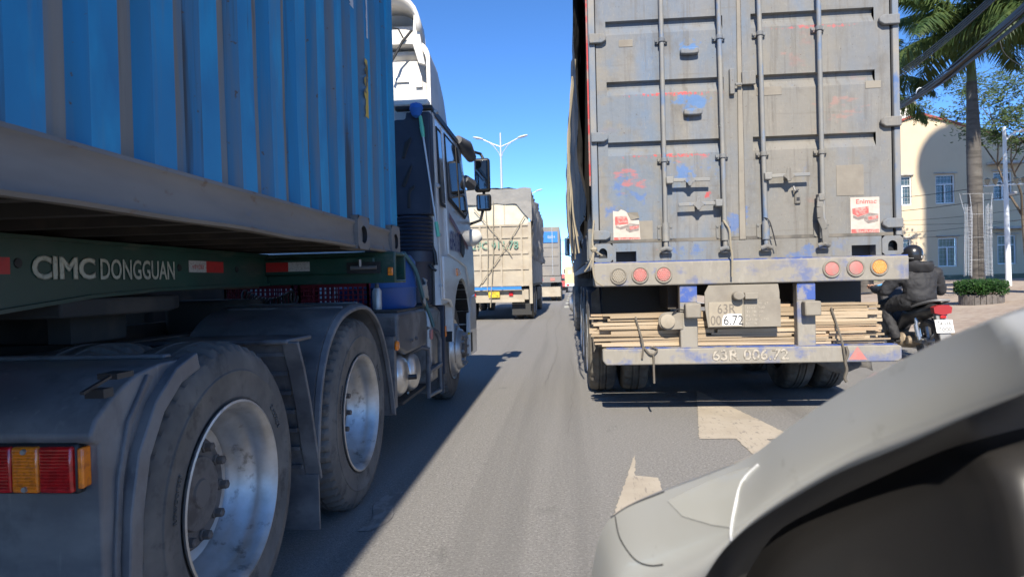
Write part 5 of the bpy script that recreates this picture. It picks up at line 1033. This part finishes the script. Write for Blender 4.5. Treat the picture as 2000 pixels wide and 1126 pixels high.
for i, (x0, x1, z0, z1) in enumerate(wins):
    y = YB+.06; t = .055; zt = z0+(z1-z0)*.67
    f = MB().box(x0, x0+t, y, y+.06, z0, z1).box(x1-t, x1, y, y+.06, z0, z1).box(x0+t, x1-t, y, y+.06, z0, z0+t).box(x0+t, x1-t, y, y+.06, z1-t, z1).box(x0+t, x1-t, y, y+.06, zt-t/2, zt+t/2).box((x0+x1)/2-t/2, (x0+x1)/2+t/2, y-.006, y+.055, z0+t, zt-t/2)
    wf = f.build('window', M['white_frame'], bd, smooth=0)
    MB().box(x0+t, x1-t, y+.075, y+.085, z0, z1).build('pane', M['win_glass'] if i not in (1, 3) else M['curtain'], wf)
    g = MB()
    for k in range(5): xx = x0+t+(x1-x0-2*t)*(k+.5)/5; g.box(xx-.006, xx+.006, y+.066, y+.072, z0+t, z1-t)
    for k in range(6): zz = z0+t+(z1-z0-2*t)*(k+.5)/6; g.box(x0+t, x1-t, y+.0655, y+.0718, zz-.006, zz+.006)
    g.build('grille', M['galv'], wf, smooth=0)
    MB().box(x0-.08, x1+.08, YB-.10, YB-.002, z1+.05, z1+.11).build('lintel', M['concrete'], bd)
MB().box(20.4, 21.95, YB-.5, YB-.003, 6.2, 6.3).build('window_canopy', M['concrete'], bd); MB().box(20.5, 22.1, YB-.5, YB-.003, 3.1, 3.2).build('window_canopy', M['concrete'], bd)
MB().box(L0, R0_, YB-.03, YB-.004, .3, .95).build('plinth', pm('mossy plinth', (.14, .15, .1), .9, layers=[((.3, .26, .19), 2, .45, .6, 4, .7)]), bd)
wb = empty('building', (15.3, 47, 0), 'white block with parapet rising behind the cream gable', 'building')
MB().box(12.5, at(1783, 215, 47).x, 47, 55, .3, at(1770, 208, 47).z).build('wall', pm('white wall', (.7, .68, .62), .9), wb); MB().box(12.3, at(1783, 215, 47).x+.15, 46.85, 55.1, at(1770, 208, 47).z, at(1770, 204, 47).z+.1).build('parapet', M['concrete'], wb)
# unseen block added off frame, shaped to cast the shadow on the cream wall
nb = empty('building', (24, 8, 0), 'unseen block and sphere added to shade the cream wall', 'building')
def sh(u, v, y): p = at(u, v, YB); k = (YB-y)/1.235; return p.x-.042*k, p.z+k
ys_ = 6.0
x_, z_ = sh(1803, 352, ys_); MB().box(x_, x_+12, ys_-7, ys_, .3, z_).build('wall', M['cream_wall'], nb)
xa_, za_ = sh(1862, 330, ys_); rad = abs(sh(1790, 330, ys_)[0]-xa_)
MB().lathe([(rad*math.sin(R(t)) if 0 < t < 180 else .001, za_-rad*math.cos(R(t))) for t in range(0, 181, 9)], (xa_, ys_-.01, 0), 'z', 40).build('shadow_sphere', M['galv'], nb)
xb_, zb_ = sh(1848, 200, ys_); MB().box(xb_, xb_+8, ys_-6, ys_-.02, z_+.01, zb_).build('shadow_upper_block', M['cream_wall'], nb)
for k in range(9):
    for j in range(5): MB().box(x_+1+j*2.2, x_+2.1+j*2.2, ys_+.001, ys_+.03, 2+k*3.1, 3.5+k*3.1).build('window', M['win_glass'], nb)

# ================================================================== PALMS
def frond_mesh(seed, L=2.9, n=46):
    rr = random.Random(seed); mb = MB(); pts = []
    for i in range(n+1):
        t = i/n; ang = R(48)-t*R(100); pts.append((t, ang))
    P = [Vector((0, 0, 0))]
    for i in range(n): P.append(P[-1]+Vector((math.cos(pts[i][1]), 0, math.sin(pts[i][1])))*L/n)
    mb.tube(P[::3], [.035*(1-.8*i/len(P[::3])) for i in range(len(P[::3]))], 5, m=0)
    for i in range(3, n):
        t = i/n; d = (P[i+1]-P[i]).normalized() if i < n else Vector((1,0,0))
        for s_ in (-1, 1):
            for q in range(3):
                ll = (.30+.75*math.sin(math.pi*min(1, t*.9+.12)))*rr.uniform(.8, 1.1)*.82
                side = Vector((0, s_, 0)); dr_v = (side*(.55+.4*rr.random())+d*(.45+.2*rr.random())+Vector((0,0,-.15-.65*rr.random()+.45*(q-1)*.6))).normalized()
                p0 = P[i].lerp(P[min(i+1, n)], rr.random()); mid = p0+dr_v*ll*.55; tip = mid+(dr_v*.7+Vector((0,0,-.75))).normalized()*ll*.5
                wv = d.cross(dr_v).cross(dr_v).normalized()*.02
                mb.add([p0-wv*.6, p0+wv*.6, mid+wv, mid-wv, tip], [(0,1,2,3), (3,2,4)])
    return mb.mesh('frond', M['frond'], smooth=0, fix=False)
FR = [frond_mesh(s_) for s_ in range(4)]
def palm(x, y, z0, top, lean, label, nf=17, seed=0, r=.24):
    p = empty('palm_tree', (x, y, z0), label, 'palm', 'royal palms on the plaza'); rr = random.Random(seed); H = top-z0
    prof = [(0, 1.25), (.04, 1.08), (.2, 1.0), (.45, 1.08), (.62, 1.0), (.75, .8), (.82, .74)]
    m_ = MB(); pts = []; rad = []
    for i in range(41):
        t = i/40*.82
        for (a, b), (c_, d_) in zip(prof[:-1], prof[1:]):
            if a <= t <= c_+1e-9: q = b+(d_-b)*(t-a)/(c_-a)
        pts.append((x+lean*t, y, z0+H*t)); rad.append(r*q*(1+.02*(i % 2)))
    m_.tube(pts, rad, 18).build('trunk', M['bark'], p)
    MB().tube([(x+lean*.815, y, z0+H*.815), (x+lean*.83, y, z0+H*.83), (x+lean*.92, y, z0+H*.92), (x+lean, y, top)], [r*.66, r*.72, r*.55, r*.28], 14).build('crownshaft', M['crownshaft'], p)
    for i in range(nf):
        az = i*2.39996+rr.uniform(-.2, .2); tilt = -.75+1.25*(i/nf)+rr.uniform(-.1, .1); sc__ = rr.uniform(.85, 1.08)
        inst('frond', FR[i % 4], p, (x+lean-x, 0, top-z0-.1), (rr.uniform(-.3, .3), tilt, az), (sc__,)*3)
    return p
palm(at(1910, 545, 19.5).x, 19.5, .55, at(1882, 70, 19.5).z, -.1, 'tall royal palm with smooth grey trunk in front of the cream building', 20, 3, .17)
palm(at(2075, 545, 17.5).x, 17.5, .6, 7.4, 0, 'royal palm whose fronds hang in at the top right corner', 15, 5)
palm(at(1690, 545, 24).x, 24, .5, 7.3, 0, 'palm hidden behind the grey container with fronds at its right edge', 14, 8)
# white light cage round the trunk
pc = at(1911, 450, 19.5); cg = empty('light_frame', (pc.x, 19.5, .6), 'white wire light frame flaring round the palm trunk', 'light frame')
def cagep(v, s_, dx): q = at(1911+dx, v, 19.5-.45); return q
for dx0, dx1, dxt in ((-13, -10, -12), (13, 12, 14), (-28, -24, -32), (28, 26, 32)):
    MB().tube([at(1911+dx0, 540, 19.05), at(1909+dx1, 420, 19.05), at(1906+dxt, 378, 19.05)], .006, 6).build('upright', M['galv'], cg)
for v, w_ in ((378, 30), (418, 12), (463, 13), (507, 14)): MB().tube([at(1909-w_, v+.6, 19.05), at(1909+w_, v-.6, 19.05)], .005, 6).build('ring', M['galv'], cg)
net = MB(); rr = random.Random(5)
for s_ in (-1, 1):
    for k in range(5):
        dx = s_*(14+3*k); net.tube([at(1911+dx+rr.uniform(-1, 1), 400+rr.uniform(-5, 5), 19.0), at(1911+dx, 470, 19.0), at(1911+dx+rr.uniform(-1, 1), 538, 19.0)], .006, 4)
    for k in range(22): v = 405+k*6; net.tube([at(1911+s_*13, v, 19.0), at(1911+s_*28, v+rr.uniform(-3, 3), 19.0)], .005, 4)
net.build('light_net', M['galv'], cg)
# planter with hedge
hp_ = at(1916, 562, 16.5); pb_ = empty('planter', (hp_.x, 16.5, .5), 'low clipped hedge in a grey stone planter under the palm', 'planter')
gz0 = at(1916, 577, 16.5).z
plm = MB()
for k in range(24):
    t0, t1 = 2*math.pi*k/24, 2*math.pi*(k+.93)/24; f = lambda t, r_: (hp_.x+r_*math.cos(t)*.46, 16.5+r_*math.sin(t)*.42)
    q = [f(t0, 1.0), f(t1, 1.0), f(t1, .84), f(t0, .84)]
    MB().prism(q, 'z', gz0-.3, gz0+.03).build('planter_stone', M['hub'], pb_, .01)
lf = MB(); rr = random.Random(9)
for i in range(7000):
    a = rr.random()*6.283; r_ = math.sqrt(rr.random()); p = Vector((hp_.x+.56*r_*math.cos(a), 16.5+.5*r_*math.sin(a), gz0+.05+.32*rr.random()**.8*(1-.25*r_**4)+.04*math.sin(7*a))); n_ = Vector((rr.gauss(0,1), rr.gauss(0,1), rr.gauss(0,1))).normalized()*.026; b = n_.orthogonal().normalized()*.015
    lf.add([p-n_, p+b, p+n_, p-b], [(0,1,2,3)])
tag(lf.build('foliage', M['leaf'], pb_, smooth=0, fix=False), kind='stuff')
# right lamp post with lantern cross arm
lp0, lp1 = at(1970, 542, 22), at(1961, 248, 22); lp = empty('lamp_post', lp0, 'white lamp post with small lantern arm before the cream building', 'lamp post')
MB().tube([lp0-Vector((0,0,.3)), lp0.lerp(lp1, .6), lp1], [.085, .065, .05], 12).build('pole', M['white_frame'], lp)
MB().tube(smooth_poly([at(1961, 278, 22), at(1975, 262, 22), at(1990, 256, 22), at(2012, 252, 22)], 3), .03, 8).build('arm', M['white_frame'], lp)
MB().grid(lambda a, b: tuple(at(1988+34*a, 256-4*a, 22)+Vector((0, .12*math.cos(6.283*b)*math.sin(3.14*(.1+.8*a)), .06*math.sin(6.283*b)*math.sin(3.14*(.1+.8*a))))), 8, 10).build('lamp_head', M['lamp_head'], lp)
MB().tube([at(1922, 363, 22), at(2014, 358, 22)], .025, 8).build('cross_arm', M['white_frame'], lp)
for u, v in ((1928, 355), (1944, 354), (1985, 353), (2000, 352)):
    c = at(u, v, 22); MB().lathe([(.02, -.12), (.035, -.1), (.07, .0), (.085, .06), (.09, .07), (.03, .11), (.001, .13)], c, 'z', 12).build('lantern', pm('lantern %d' % u, (.3, .27, .2), .4), lp)
MB().tube([at(1966, 380, 22), at(1985, 376, 22)], .05, 8).build('spot_lamp', M['galv'], lp)
# sparse small tree
stp = Vector((at(2010, 545, 26).x, 26, .65)); stt = empty('small_tree', stp, 'sparse feathery tree reaching in beside the white lamp post', 'tree'); rr = random.Random(21)
brn = MB(); lv_ = MB()
def grow(p, d, L, r_, dep):
    q = p+d*L; brn.tube([p, p.lerp(q, .5)+Vector((rr.gauss(0, .05), rr.gauss(0, .05), rr.gauss(0, .05)))*L, q], [r_, r_*.8, r_*.6], 6)
    if dep >= 3:
        for i in range(26):
            c = p.lerp(q, rr.random())+Vector((rr.gauss(0, .14), rr.gauss(0, .14), rr.gauss(0, .10))); n_ = Vector((rr.gauss(0,1), rr.gauss(0,1), rr.gauss(0,.6))).normalized()*.075; b = n_.orthogonal().normalized()*.032; lv_.add([c-n_, c+b, c+n_, c-b], [(0,1,2,3)])
    if dep < 6:
        for k in range(3 if dep in (1, 2) else 2):
            nd = (d+Vector((rr.gauss(0, .62), rr.gauss(0, .62), rr.gauss(.0, .4)))).normalized(); grow(q, nd, L*rr.uniform(.66, .85), r_*.62, dep+1)
grow(stp, Vector((-.08, 0, 1)), 2.5, .08, 0)
brn.build('trunk', M['wood'], stt); tag(lv_.build('crown', M['leaf2'], stt, smooth=0, fix=False), kind='stuff')

# ================================================================== CABLES
def cable(name, label, pts, r, group=None, n=5):
    o = MB().tube(pts, r, n).build(name, M['cable'], None); tag(o, label, 'cable', group); return o
cb = empty('cable_bundle', at(1880, 100, 16), 'thick bundle of black cables slanting up across the palm crown', 'cable')
rr = random.Random(3); A_, B_ = at(1700, 232, 24), at(2080, -45, 9.5)
for k in range(11):
    o1 = Vector((rr.gauss(0, .05), 0, rr.gauss(0, .07))); o2 = Vector((rr.gauss(0, .05), 0, rr.gauss(0, .075)))
    MB().tube([p+Vector((0, 0, .012*math.sin(i*1.1+k))) for i, p in enumerate(sag(A_+o1, B_+o2, .25+.04*rr.random(), 22))], rr.choice([.013, .017, .022, .03]), 6).build('cable', M['cable'], cb)
for t in (.19, .47):
    c = sag(A_, B_, .27, 100)[int(t*100)]; MB().tube([c+Vector((.1*math.cos(a*.45), 0, .14*math.sin(a*.45))) for a in range(8)], .012, 6).build('cable_tie', M['white_frame'], cb)
cb2 = empty('cable_bundle', at(1850, 70, 16), 'thinner pair of black cables above the thick bundle', 'cable')
for k in range(4): MB().tube(sag(at(1700, 168+4*k, 24), at(1960, -30+5*k, 12), .2, 18), .016, 6).build('cable', M['cable'], cb2)
wires = [(1765, 384, 2010, 345), (1765, 410, 2010, 372), (1765, 427, 2010, 404), (1765, 431, 2010, 428), (1765, 452, 2010, 424), (1765, 459, 2010, 446)]
for k, (a, b, c_, d_) in enumerate(wires): cable('wire', 'thin black wire crossing before the cream wall, %s from the top' % ORD[k], sag(at(a-60, b+6, 29), at(c_+40, d_-4, 25), .12), .012 if k < 2 else .007, 'wires in front of the cream wall')
cable('wire', 'thin looping wire in the sky right of the palm crown', smooth_poly([at(1951, 70, 15), at(1954, 85, 15), at(1962, 104, 15), at(1980, 120, 15), at(2005, 134, 15)], 4), .008)
for k, v in enumerate((468, 494, 501, 507)): cable('wire', 'faint wire over the far road between the lorries, %s from the top' % ORD[k], sag(at(1080, v+1, 95), at(1180, v-2, 95), .1), .03, 'wires over the far road')

# ================================================================== MOTORCYCLE AND RIDER (heading +Y)
bx, by = 4.66, 9.0
mk = empty('motorcycle', (bx, by, 0), 'black motorcycle with red tail lamp and white plate beside the trailer', 'motorcycle')
def torus(c, R_, r_, n=36, k=10):
    return MB().lathe([(R_+r_*math.cos(2*math.pi*i/k), r_*math.sin(2*math.pi*i/k)) for i in range(k+1)], c, 'x', n)
for y in (by, by+1.24):
    wq = torus((bx, y, .285), .24, .045).build('wheel', M['rubber'], mk); MB().lathe([(.20, -.012), (.205, .0), (.20, .012)], (bx, y, .285), 'x', 30).lathe([(.001, -.06), (.05, -.05), (.05, .05), (.001, .06)], (bx, y, .285), 'x', 14).build('rim', M['steel'], wq)
    sp_ = MB()
    for k in range(5): t = 2*math.pi*k/5; sp_.obox((bx, y, .285), (bx, y+.2*math.cos(t), .285+.2*math.sin(t)), .02, .03, upv=(1, 0, 0))
    sp_.build('spokes', M['steel'], wq)
body = MB()
secs = [(by-.30, .72, .04, .03), (by-.22, .71, .075, .055), (by-.05, .69, .10, .09), (by+.2, .64, .115, .12), (by+.45, .60, .11, .13), (by+.62, .50, .08, .10), (by+.75, .42, .06, .08)]
body.grid(lambda a, b: (bx+secs[round(a*6)][2]*math.cos(6.283*b), secs[round(a*6)][0], secs[round(a*6)][1]+secs[round(a*6)][3]*math.sin(6.283*b)), 6, 18)
body.build('tail_body', M['bike_black'], mk)
MB().grid(lambda a, b: (bx+(.09+.05*math.sin(3.14*a))*math.cos(3.14*b), by-.14+.72*a, .775-.03*a+.045*math.sin(3.14*b)), 10, 10).build('seat', M['black'], mk)
MB().tube(smooth_poly([(bx-.12, by+.18, .73), (bx-.13, by-.1, .78), (bx-.09, by-.3, .82), (bx, by-.34, .825), (bx+.09, by-.3, .82), (bx+.13, by-.1, .78), (bx+.12, by+.18, .73)], 3), .016, 8).build('grab_rail', M['bike_grey'], mk)
MB().prism([(-.10, .665), (-.11, .735), (-.05, .765), (.07, .765), (.11, .735), (.10, .665), (0, .64)], 'y', by-.335, by-.25).build('x', pm('dusty tail lens', (.3, .02, .02), .35), mk).name = 'tail_lamp'
for ob in [c for c in mk.children if c.name.startswith('tail_lamp')]:
    for v in ob.data.vertices: v.co.x += bx - mk.location.x + mk.location.x - 0
MB().box(bx-.035, bx+.035, by-.345, by-.32, .60, .635).build('rear_reflector', M['red_lens'], mk, .005)
MB().prism([(by-.30, .66), (by-.33, .56), (by-.42, .30), (by-.40, .28), (by-.29, .5), (by-.22, .66)], 'x', bx-.07, bx+.07).build('rear_fender', M['bike_grey'], mk, .01)
tilt = lambda z: by-.375-(.53-z)*.30
pq = MB().add([(bx-.115, tilt(.585), .585), (bx+.095, tilt(.585), .585), (bx+.095, tilt(.425), .425), (bx-.115, tilt(.425), .425), (bx-.115, tilt(.585)+.012, .585), (bx+.095, tilt(.585)+.012, .585), (bx+.095, tilt(.425)+.012, .425), (bx-.115, tilt(.425)+.012, .425)], [(0,1,2,3),(4,7,6,5),(0,4,5,1),(2,6,7,3),(1,5,6,2),(0,3,7,4)]).build('licence_plate', M['plate_white'], mk, .003)
text('74-H4', 'plate_number', M['plate_black'], pq, (bx-.09, tilt(.51)-.003, .515), (1,0,0), (0,.3,1), .052, .155); text('7000', 'plate_number', M['plate_black'], pq, (bx-.085, tilt(.44)-.003, .443), (1,0,0), (0,.3,1), .052, .15)
for s_ in (-1, 1): MB().tube([(bx+s_*.10, by+.03, .30), (bx+s_*.11, by+.1, .58)], .022, 10).tube([(bx+s_*.10, by+.05, .34), (bx+s_*.108, by+.09, .5)], .034, 10).build('shock_absorber', M['chrome'] if s_ < 0 else M['black'], mk)
MB().tube([(bx+.13, by+.5, .24), (bx+.15, by+.1, .27), (bx+.16, by-.08, .32)], [.02, .03, .05], 14).lathe([(.05, by-.42), (.062, by-.40), (.062, by-.1), (.05, by-.06)], (bx+.165, 0, .345), 'y', 18).build('exhaust', M['engine'], mk); MB().lathe([(.05, by-.425), (.024, by-.428), (.02, by-.41), (.001, by-.40)], (bx+.165, 0, .345), 'y', 14).build('exhaust_tip', M['steel'], mk)
MB().lathe([(.001, -.17), (.07, -.165), (.10, -.13), (.11, .0), (.10, .1), (.001, .12)], (bx-.02, by+.42, .27), 'x', 20).lathe([(.001, -.16), (.05, -.155), (.065, -.12), (.065, .0)], (bx-.01, by+.22, .28), 'x', 18).build('engine', M['engine'], mk)
MB().obox((bx-.07, by, .285), (bx-.09, by+.5, .30), .03, .06).build('swing_arm', M['bike_grey'], mk); MB().tube([(bx, by+.55, .30), (bx, by+.78, .34)], .075, 12).build('cylinder', M['engine'], mk)
MB().prism([(by+.72, .45), (by+.98, .95), (by+1.1, .93), (by+1.0, .45), (by+.86, .28)], 'x', bx-.16, bx+.16).build('leg_shield', M['bike_black'], mk, .03)
MB().tube([(bx-.34, by+.86, .98), (bx-.2, by+.94, 1.0), (bx, by+.98, .99), (bx+.2, by+.94, 1.0), (bx+.34, by+.86, .98)], .016, 8).build('handlebar', M['black'], mk)
for s_ in (-1, 1): MB().tube([(bx+s_*.24, by+.36, .26), (bx+s_*.1, by+.36, .26)], .014, 8).build('foot_peg', M['black'], mk); MB().tube([(bx+s_*.06, by+1.24, .285), (bx+s_*.06, by+1.02, .8)], .022, 8).build('fork', M['steel'], mk)
q = at(1716, 560, by+.84); MB().tube([(bx-.25, by+.92, 1.0), (q.x+.07, by+.84, q.z-.04)], .007).build('mirror_stem', M['black'], mk); MB().obox(q+Vector((-.065, 0, -.02)), q+Vector((.065, 0, .025)), .02, .055).build('side_mirror', M['blue_mirror'], mk, .008)
MB().prism([(by+1.02, .55), (by+1.5, .50), (by+1.42, .56), (by+1.05, .6)], 'x', bx-.06, bx+.06).build('front_fender', M['bike_black'], mk, .01)

pe = empty('person', (bx, by+.2, 0), 'rider in black hooded jacket and black helmet on the motorcycle', 'person')
J = {'pel': ((bx, by+.20, .85), .20, .165), 'chest': ((bx, by+.25, 1.10), .225, .165), 'neck': ((bx, by+.33, 1.29), .085, .085), 'head': ((bx, by+.37, 1.40), .08, .09)}
for s_, n_ in ((-1, 'l'), (1, 'r')):
    J['sh'+n_] = ((bx+s_*.23, by+.28, 1.15), .12, .12); J['el'+n_] = ((bx+s_*(.37 if s_ < 0 else .34), by+.36, .94), .095, .095); J['wr'+n_] = ((bx+s_*.34, by+.72, .95), .065, .06); J['ha'+n_] = ((bx+s_*.335, by+.80, .975), .04, .04)
    J['hi'+n_] = ((bx+s_*.12, by+.28, .80), .15, .14); J['kn'+n_] = ((bx+s_*.25, by+.66, .72), .11, .11); J['an'+n_] = ((bx+s_*.22, by+.40, .33), .07, .07); J['ft'+n_] = ((bx+s_*.22, by+.54, .27), .05, .045)
def capsule(mb, a, b, ra, rb):
    a, b = Vector(a), Vector(b); d = (b-a).normalized(); pts = []; rr_ = []
    for k in range(5): t = R(-90+18*k+2); pts.append(a+d*ra*math.sin(t)); rr_.append(max(.004, ra*math.cos(t)))
    for k in range(5): t = R(16+18*k); pts.append(b+d*rb*math.sin(t)); rr_.append(max(.004, rb*math.cos(t)))
    mb.tube(pts, rr_, 14)
bmb = MB()
ts = [(by+.19, .76, .02, .02), (by+.19, .77, .15, .12), (by+.20, .84, .20, .155), (by+.205, .93, .20, .15), (by+.22, 1.03, .215, .155), (by+.245, 1.12, .235, .16), (by+.27, 1.19, .22, .14), (by+.30, 1.245, .15, .11), (by+.32, 1.29, .085, .085), (by+.34, 1.34, .07, .075), (by+.35, 1.36, .01, .01)]
vs_ = [(bx+w_*math.cos(6.2832*k/20), y+d_*math.sin(6.2832*k/20), z) for (y, z, w_, d_) in ts for k in range(20)]
bmb.add(vs_, [(i*20+k, i*20+(k+1) % 20, (i+1)*20+(k+1) % 20, (i+1)*20+k) for i in range(len(ts)-1) for k in range(20)]+[tuple(range(19, -1, -1)), tuple((len(ts)-1)*20+k for k in range(20))])
capsule(bmb, (bx, by+.36, 1.36), (bx, by+.37, 1.44), .085, .09)
for n_ in 'lr':
    P_ = {k: Vector(J[k+n_][0]) for k in ('sh', 'el', 'wr', 'ha', 'hi', 'kn', 'an', 'ft')}
    capsule(bmb, P_['sh'], P_['el'], .105, .082); capsule(bmb, P_['el'], P_['wr'], .082, .055); capsule(bmb, P_['wr'], P_['ha'], .05, .038)
    capsule(bmb, P_['hi'], P_['kn'], .135, .095); capsule(bmb, P_['kn'], P_['an'], .095, .06); capsule(bmb, P_['an'], P_['ft'], .055, .045)
bo = bmb.build('body', M['jacket'], pe, smooth=180)
rm_ = bo.modifiers.new('remesh', 'REMESH'); rm_.mode = 'VOXEL'; rm_.voxel_size = .015; rm_.use_smooth_shade = True
sm_ = bo.modifiers.new('smooth', 'SMOOTH'); sm_.iterations = 8; sm_.factor = .5
dg = bo.modifiers.new('wrinkle', 'DISPLACE'); tx = bpy.data.textures.new('cloth', 'CLOUDS'); tx.noise_scale = .06; dg.texture = tx; dg.strength = .03; dg.mid_level = .5
hc = Vector((bx, by+.37, 1.425))
hel = MB().lathe([(.09, -.10), (.112, -.085), (.124, -.03), (.125, .015), (.113, .065), (.083, .1), (.04, .12), (.001, .126)], hc, 'z', 32).build('helmet', M['helmet'], pe)
MB().tube([hc+Vector((-.122, .02, -.05)), hc+Vector((-.10, -.075, -.055)), hc+Vector((-.045, -.118, -.06))], .006, 6).build('helmet_strap', M['bike_grey'], hel)
MB().add([hc+Vector((.05, -.117, -.055)), hc+Vector((.072, -.104, -.055)), hc+Vector((.072, -.106, -.03)), hc+Vector((.05, -.119, -.03))], [(0,1,2,3)]).build('helmet_sticker', M['white_tape'], hel, fix=False)
MB().grid(lambda a, b: (bx+.18*math.cos(3.14*a)*(1-.1*b)+.015*math.sin(11*a), by+.28-.20*math.sin(3.14*a)**.8*(.75+.4*math.sin(3.14*b)), 1.315-.16*b+.05*math.sin(3.14*b)*math.sin(3.14*a)+.008*math.sin(17*a+8*b)), 20, 10).build('hood', M['jacket'], pe, fix=False).modifiers.new('s', 'SOLIDIFY').thickness = .025
for s_ in (-1, 1):
    hb = Vector((bx+s_*.335, by+.83, .985)); m_ = MB().lathe([(.001, -.035), (.035, -.025), (.04, .01), (.03, .035), (.001, .04)], hb, 'y', 10)
    for k in range(4): m_.tube([hb+Vector((s_*(-.03+.02*k), .03, .025)), hb+Vector((s_*(-.03+.02*k), .06, .01)), hb+Vector((s_*(-.03+.02*k), .055, -.02))], [.011, .010, .009], 6)
    m_.tube([hb+Vector((-s_*.03, .0, .0)), hb+Vector((-s_*.05, .03, -.02)), hb+Vector((-s_*.03, .05, -.03))], [.012, .011, .009], 6).build('hand', M['skin'], pe)
    MB().grid(lambda a, b: (bx+s_*.22+.05*math.cos(6.283*b)*(.6+.4*math.sin(3.14*a)), by+.38+.26*a, .262+.04*max(-.4, math.sin(6.283*b))*(1-.4*a)), 8, 12).build('shoe', M['black'], pe)

# ================================================================== SILVER CAR in the foreground (front wing, out of focus)
def dep(u): return .52+max(0, 2000-u)/800*.40
sv = empty('silver_car', (.35, .8, 0), 'silver car front wing and wheel arch, blurred in the near foreground', 'car')
top_c = smooth_poly([(1150, 1180), (1166, 1090), (1182, 1045), (1212, 1012), (1285, 980), (1390, 942), (1478, 905), (1560, 846), (1660, 780), (1760, 728), (1880, 672), (2000, 628), (2130, 588), (2300, 545)], 5)
bot_c = smooth_poly([(1225, 1240), (1245, 1200), (1265, 1190), (1300, 1180), (1340, 1160), (1375, 1130), (1405, 1082), (1455, 1035), (1540, 978), (1640, 922), (1760, 872), (1880, 818), (2030, 755), (2200, 690)], 5)
NU = len(top_c)-1
def wing(a, b):
    i = min(NU, round(a*NU)); (u1, v1), (u2, v2) = top_c[i], bot_c[i]; t = b
    p = at(u2+(u1-u2)*t, v2+(v1-v2)*t, dep(u2+(u1-u2)*t)); return tuple(p+Vector((.0, -.035*math.sin(math.pi*min(1, t*1.0))*1.0+.03*t*t, 0)))
wg = MB().grid(wing, NU, 14).build('front_wing', M['silver'], sv, smooth=60, fix=False)
def roll(a, b):
    i = min(NU, round(a*NU)); p = Vector(wing(a, 1)); d = Vector((.62, .55, 0))*(.28*b); return tuple(p+d+Vector((0, 0, .012*math.sin(1.57*min(1, b*4))-.10*b*b-.02*b)))
MB().grid(roll, NU, 10).build('bonnet', M['silver'], sv, smooth=60, fix=False)
def linerf(a, b):
    i = min(NU, round(a*NU)); u2, v2 = bot_c[i]; p = at(u2+6*b, v2+ 330*b, dep(u2)); return tuple(p+Vector((.02+.06*b, .06+.05*math.sin(3.14*b)+.09*b, -.0)))
MB().grid(linerf, NU, 10).build('arch_liner', M['liner'], sv, smooth=60, fix=False)
def lip(a, b):
    i = min(NU, round(a*NU)); p = Vector(wing(a, 0)); return tuple(p+Vector((.02*b, .062*b, -.004*b)))
MB().grid(lip, NU, 2).build('arch_lip', M['liner'], sv, smooth=60, fix=False)
tyc = smooth_poly([(1480, 1240), (1560, 1115), (1680, 1050), (1800, 1002), (1920, 960), (2050, 922), (2250, 870)], 4)
def tyref(a, b):
    i = min(len(tyc)-1, round(a*(len(tyc)-1))); u, v = tyc[i]; p = at(u, v+70*b*b+ 200*max(0, b-.4), dep(u)+.03); return tuple(p+Vector((.0, .10*(1-b)**2-.0, .012*math.sin(3.14*b))))
MB().grid(tyref, len(tyc)-1, 8).build('tyre', M['liner'], sv, smooth=60, fix=False)
def onwing(u, v, off=.0015):
    best = None
    for i in range(0, NU+1):
        (u1, v1), (u2, v2) = top_c[i], bot_c[i]; L2 = (u1-u2)**2+(v1-v2)**2; t = max(0, min(1, ((u-u2)*(u1-u2)+(v-v2)*(v1-v2))/L2)); d2 = (u2+(u1-u2)*t-u)**2+(v2+(v1-v2)*t-v)**2
        if best is None or d2 < best[0]: best = (d2, i/NU, t)
    p = Vector(wing(best[1], best[2])); return p+(CAM-p).normalized()*off
lens_o = [(1296, 990), (1392, 950), (1476, 914), (1455, 945), (1430, 985), (1420, 1015), (1400, 1030), (1360, 1010), (1320, 1000)]
hl = [(1300, 988), (1345, 968), (1392, 950), (1440, 930), (1472, 918), (1448, 946), (1426, 980), (1414, 1012), (1380, 1012), (1340, 1004)]
c_ = onwing(1392, 978, .002); MB().add([c_]+[onwing(u, v, .002) for u, v in hl], [(0, i+1, (i+1) % len(hl)+1) for i in range(len(hl))]).build('headlamp', M['lens'], sv, smooth=60, fix=False)
MB().tube(smooth_poly([onwing(1484, 912), onwing(1452, 942), onwing(1424, 985), onwing(1415, 1020), onwing(1420, 1038)], 4), .0013, 8).build('chrome_trim', M['lamp_head'], sv)
MB().tube(smooth_poly([onwing(1206, 1020), onwing(1213, 1050), onwing(1232, 1080), onwing(1262, 1087), onwing(1292, 1082)], 4), .0008, 6).build('panel_gap', M['black'], sv)
MB().tube(smooth_poly([onwing(1198, 1022), onwing(1230, 1000), onwing(1300, 974)], 4), .0012, 6).build('bonnet_seal', M['plastic'], sv)
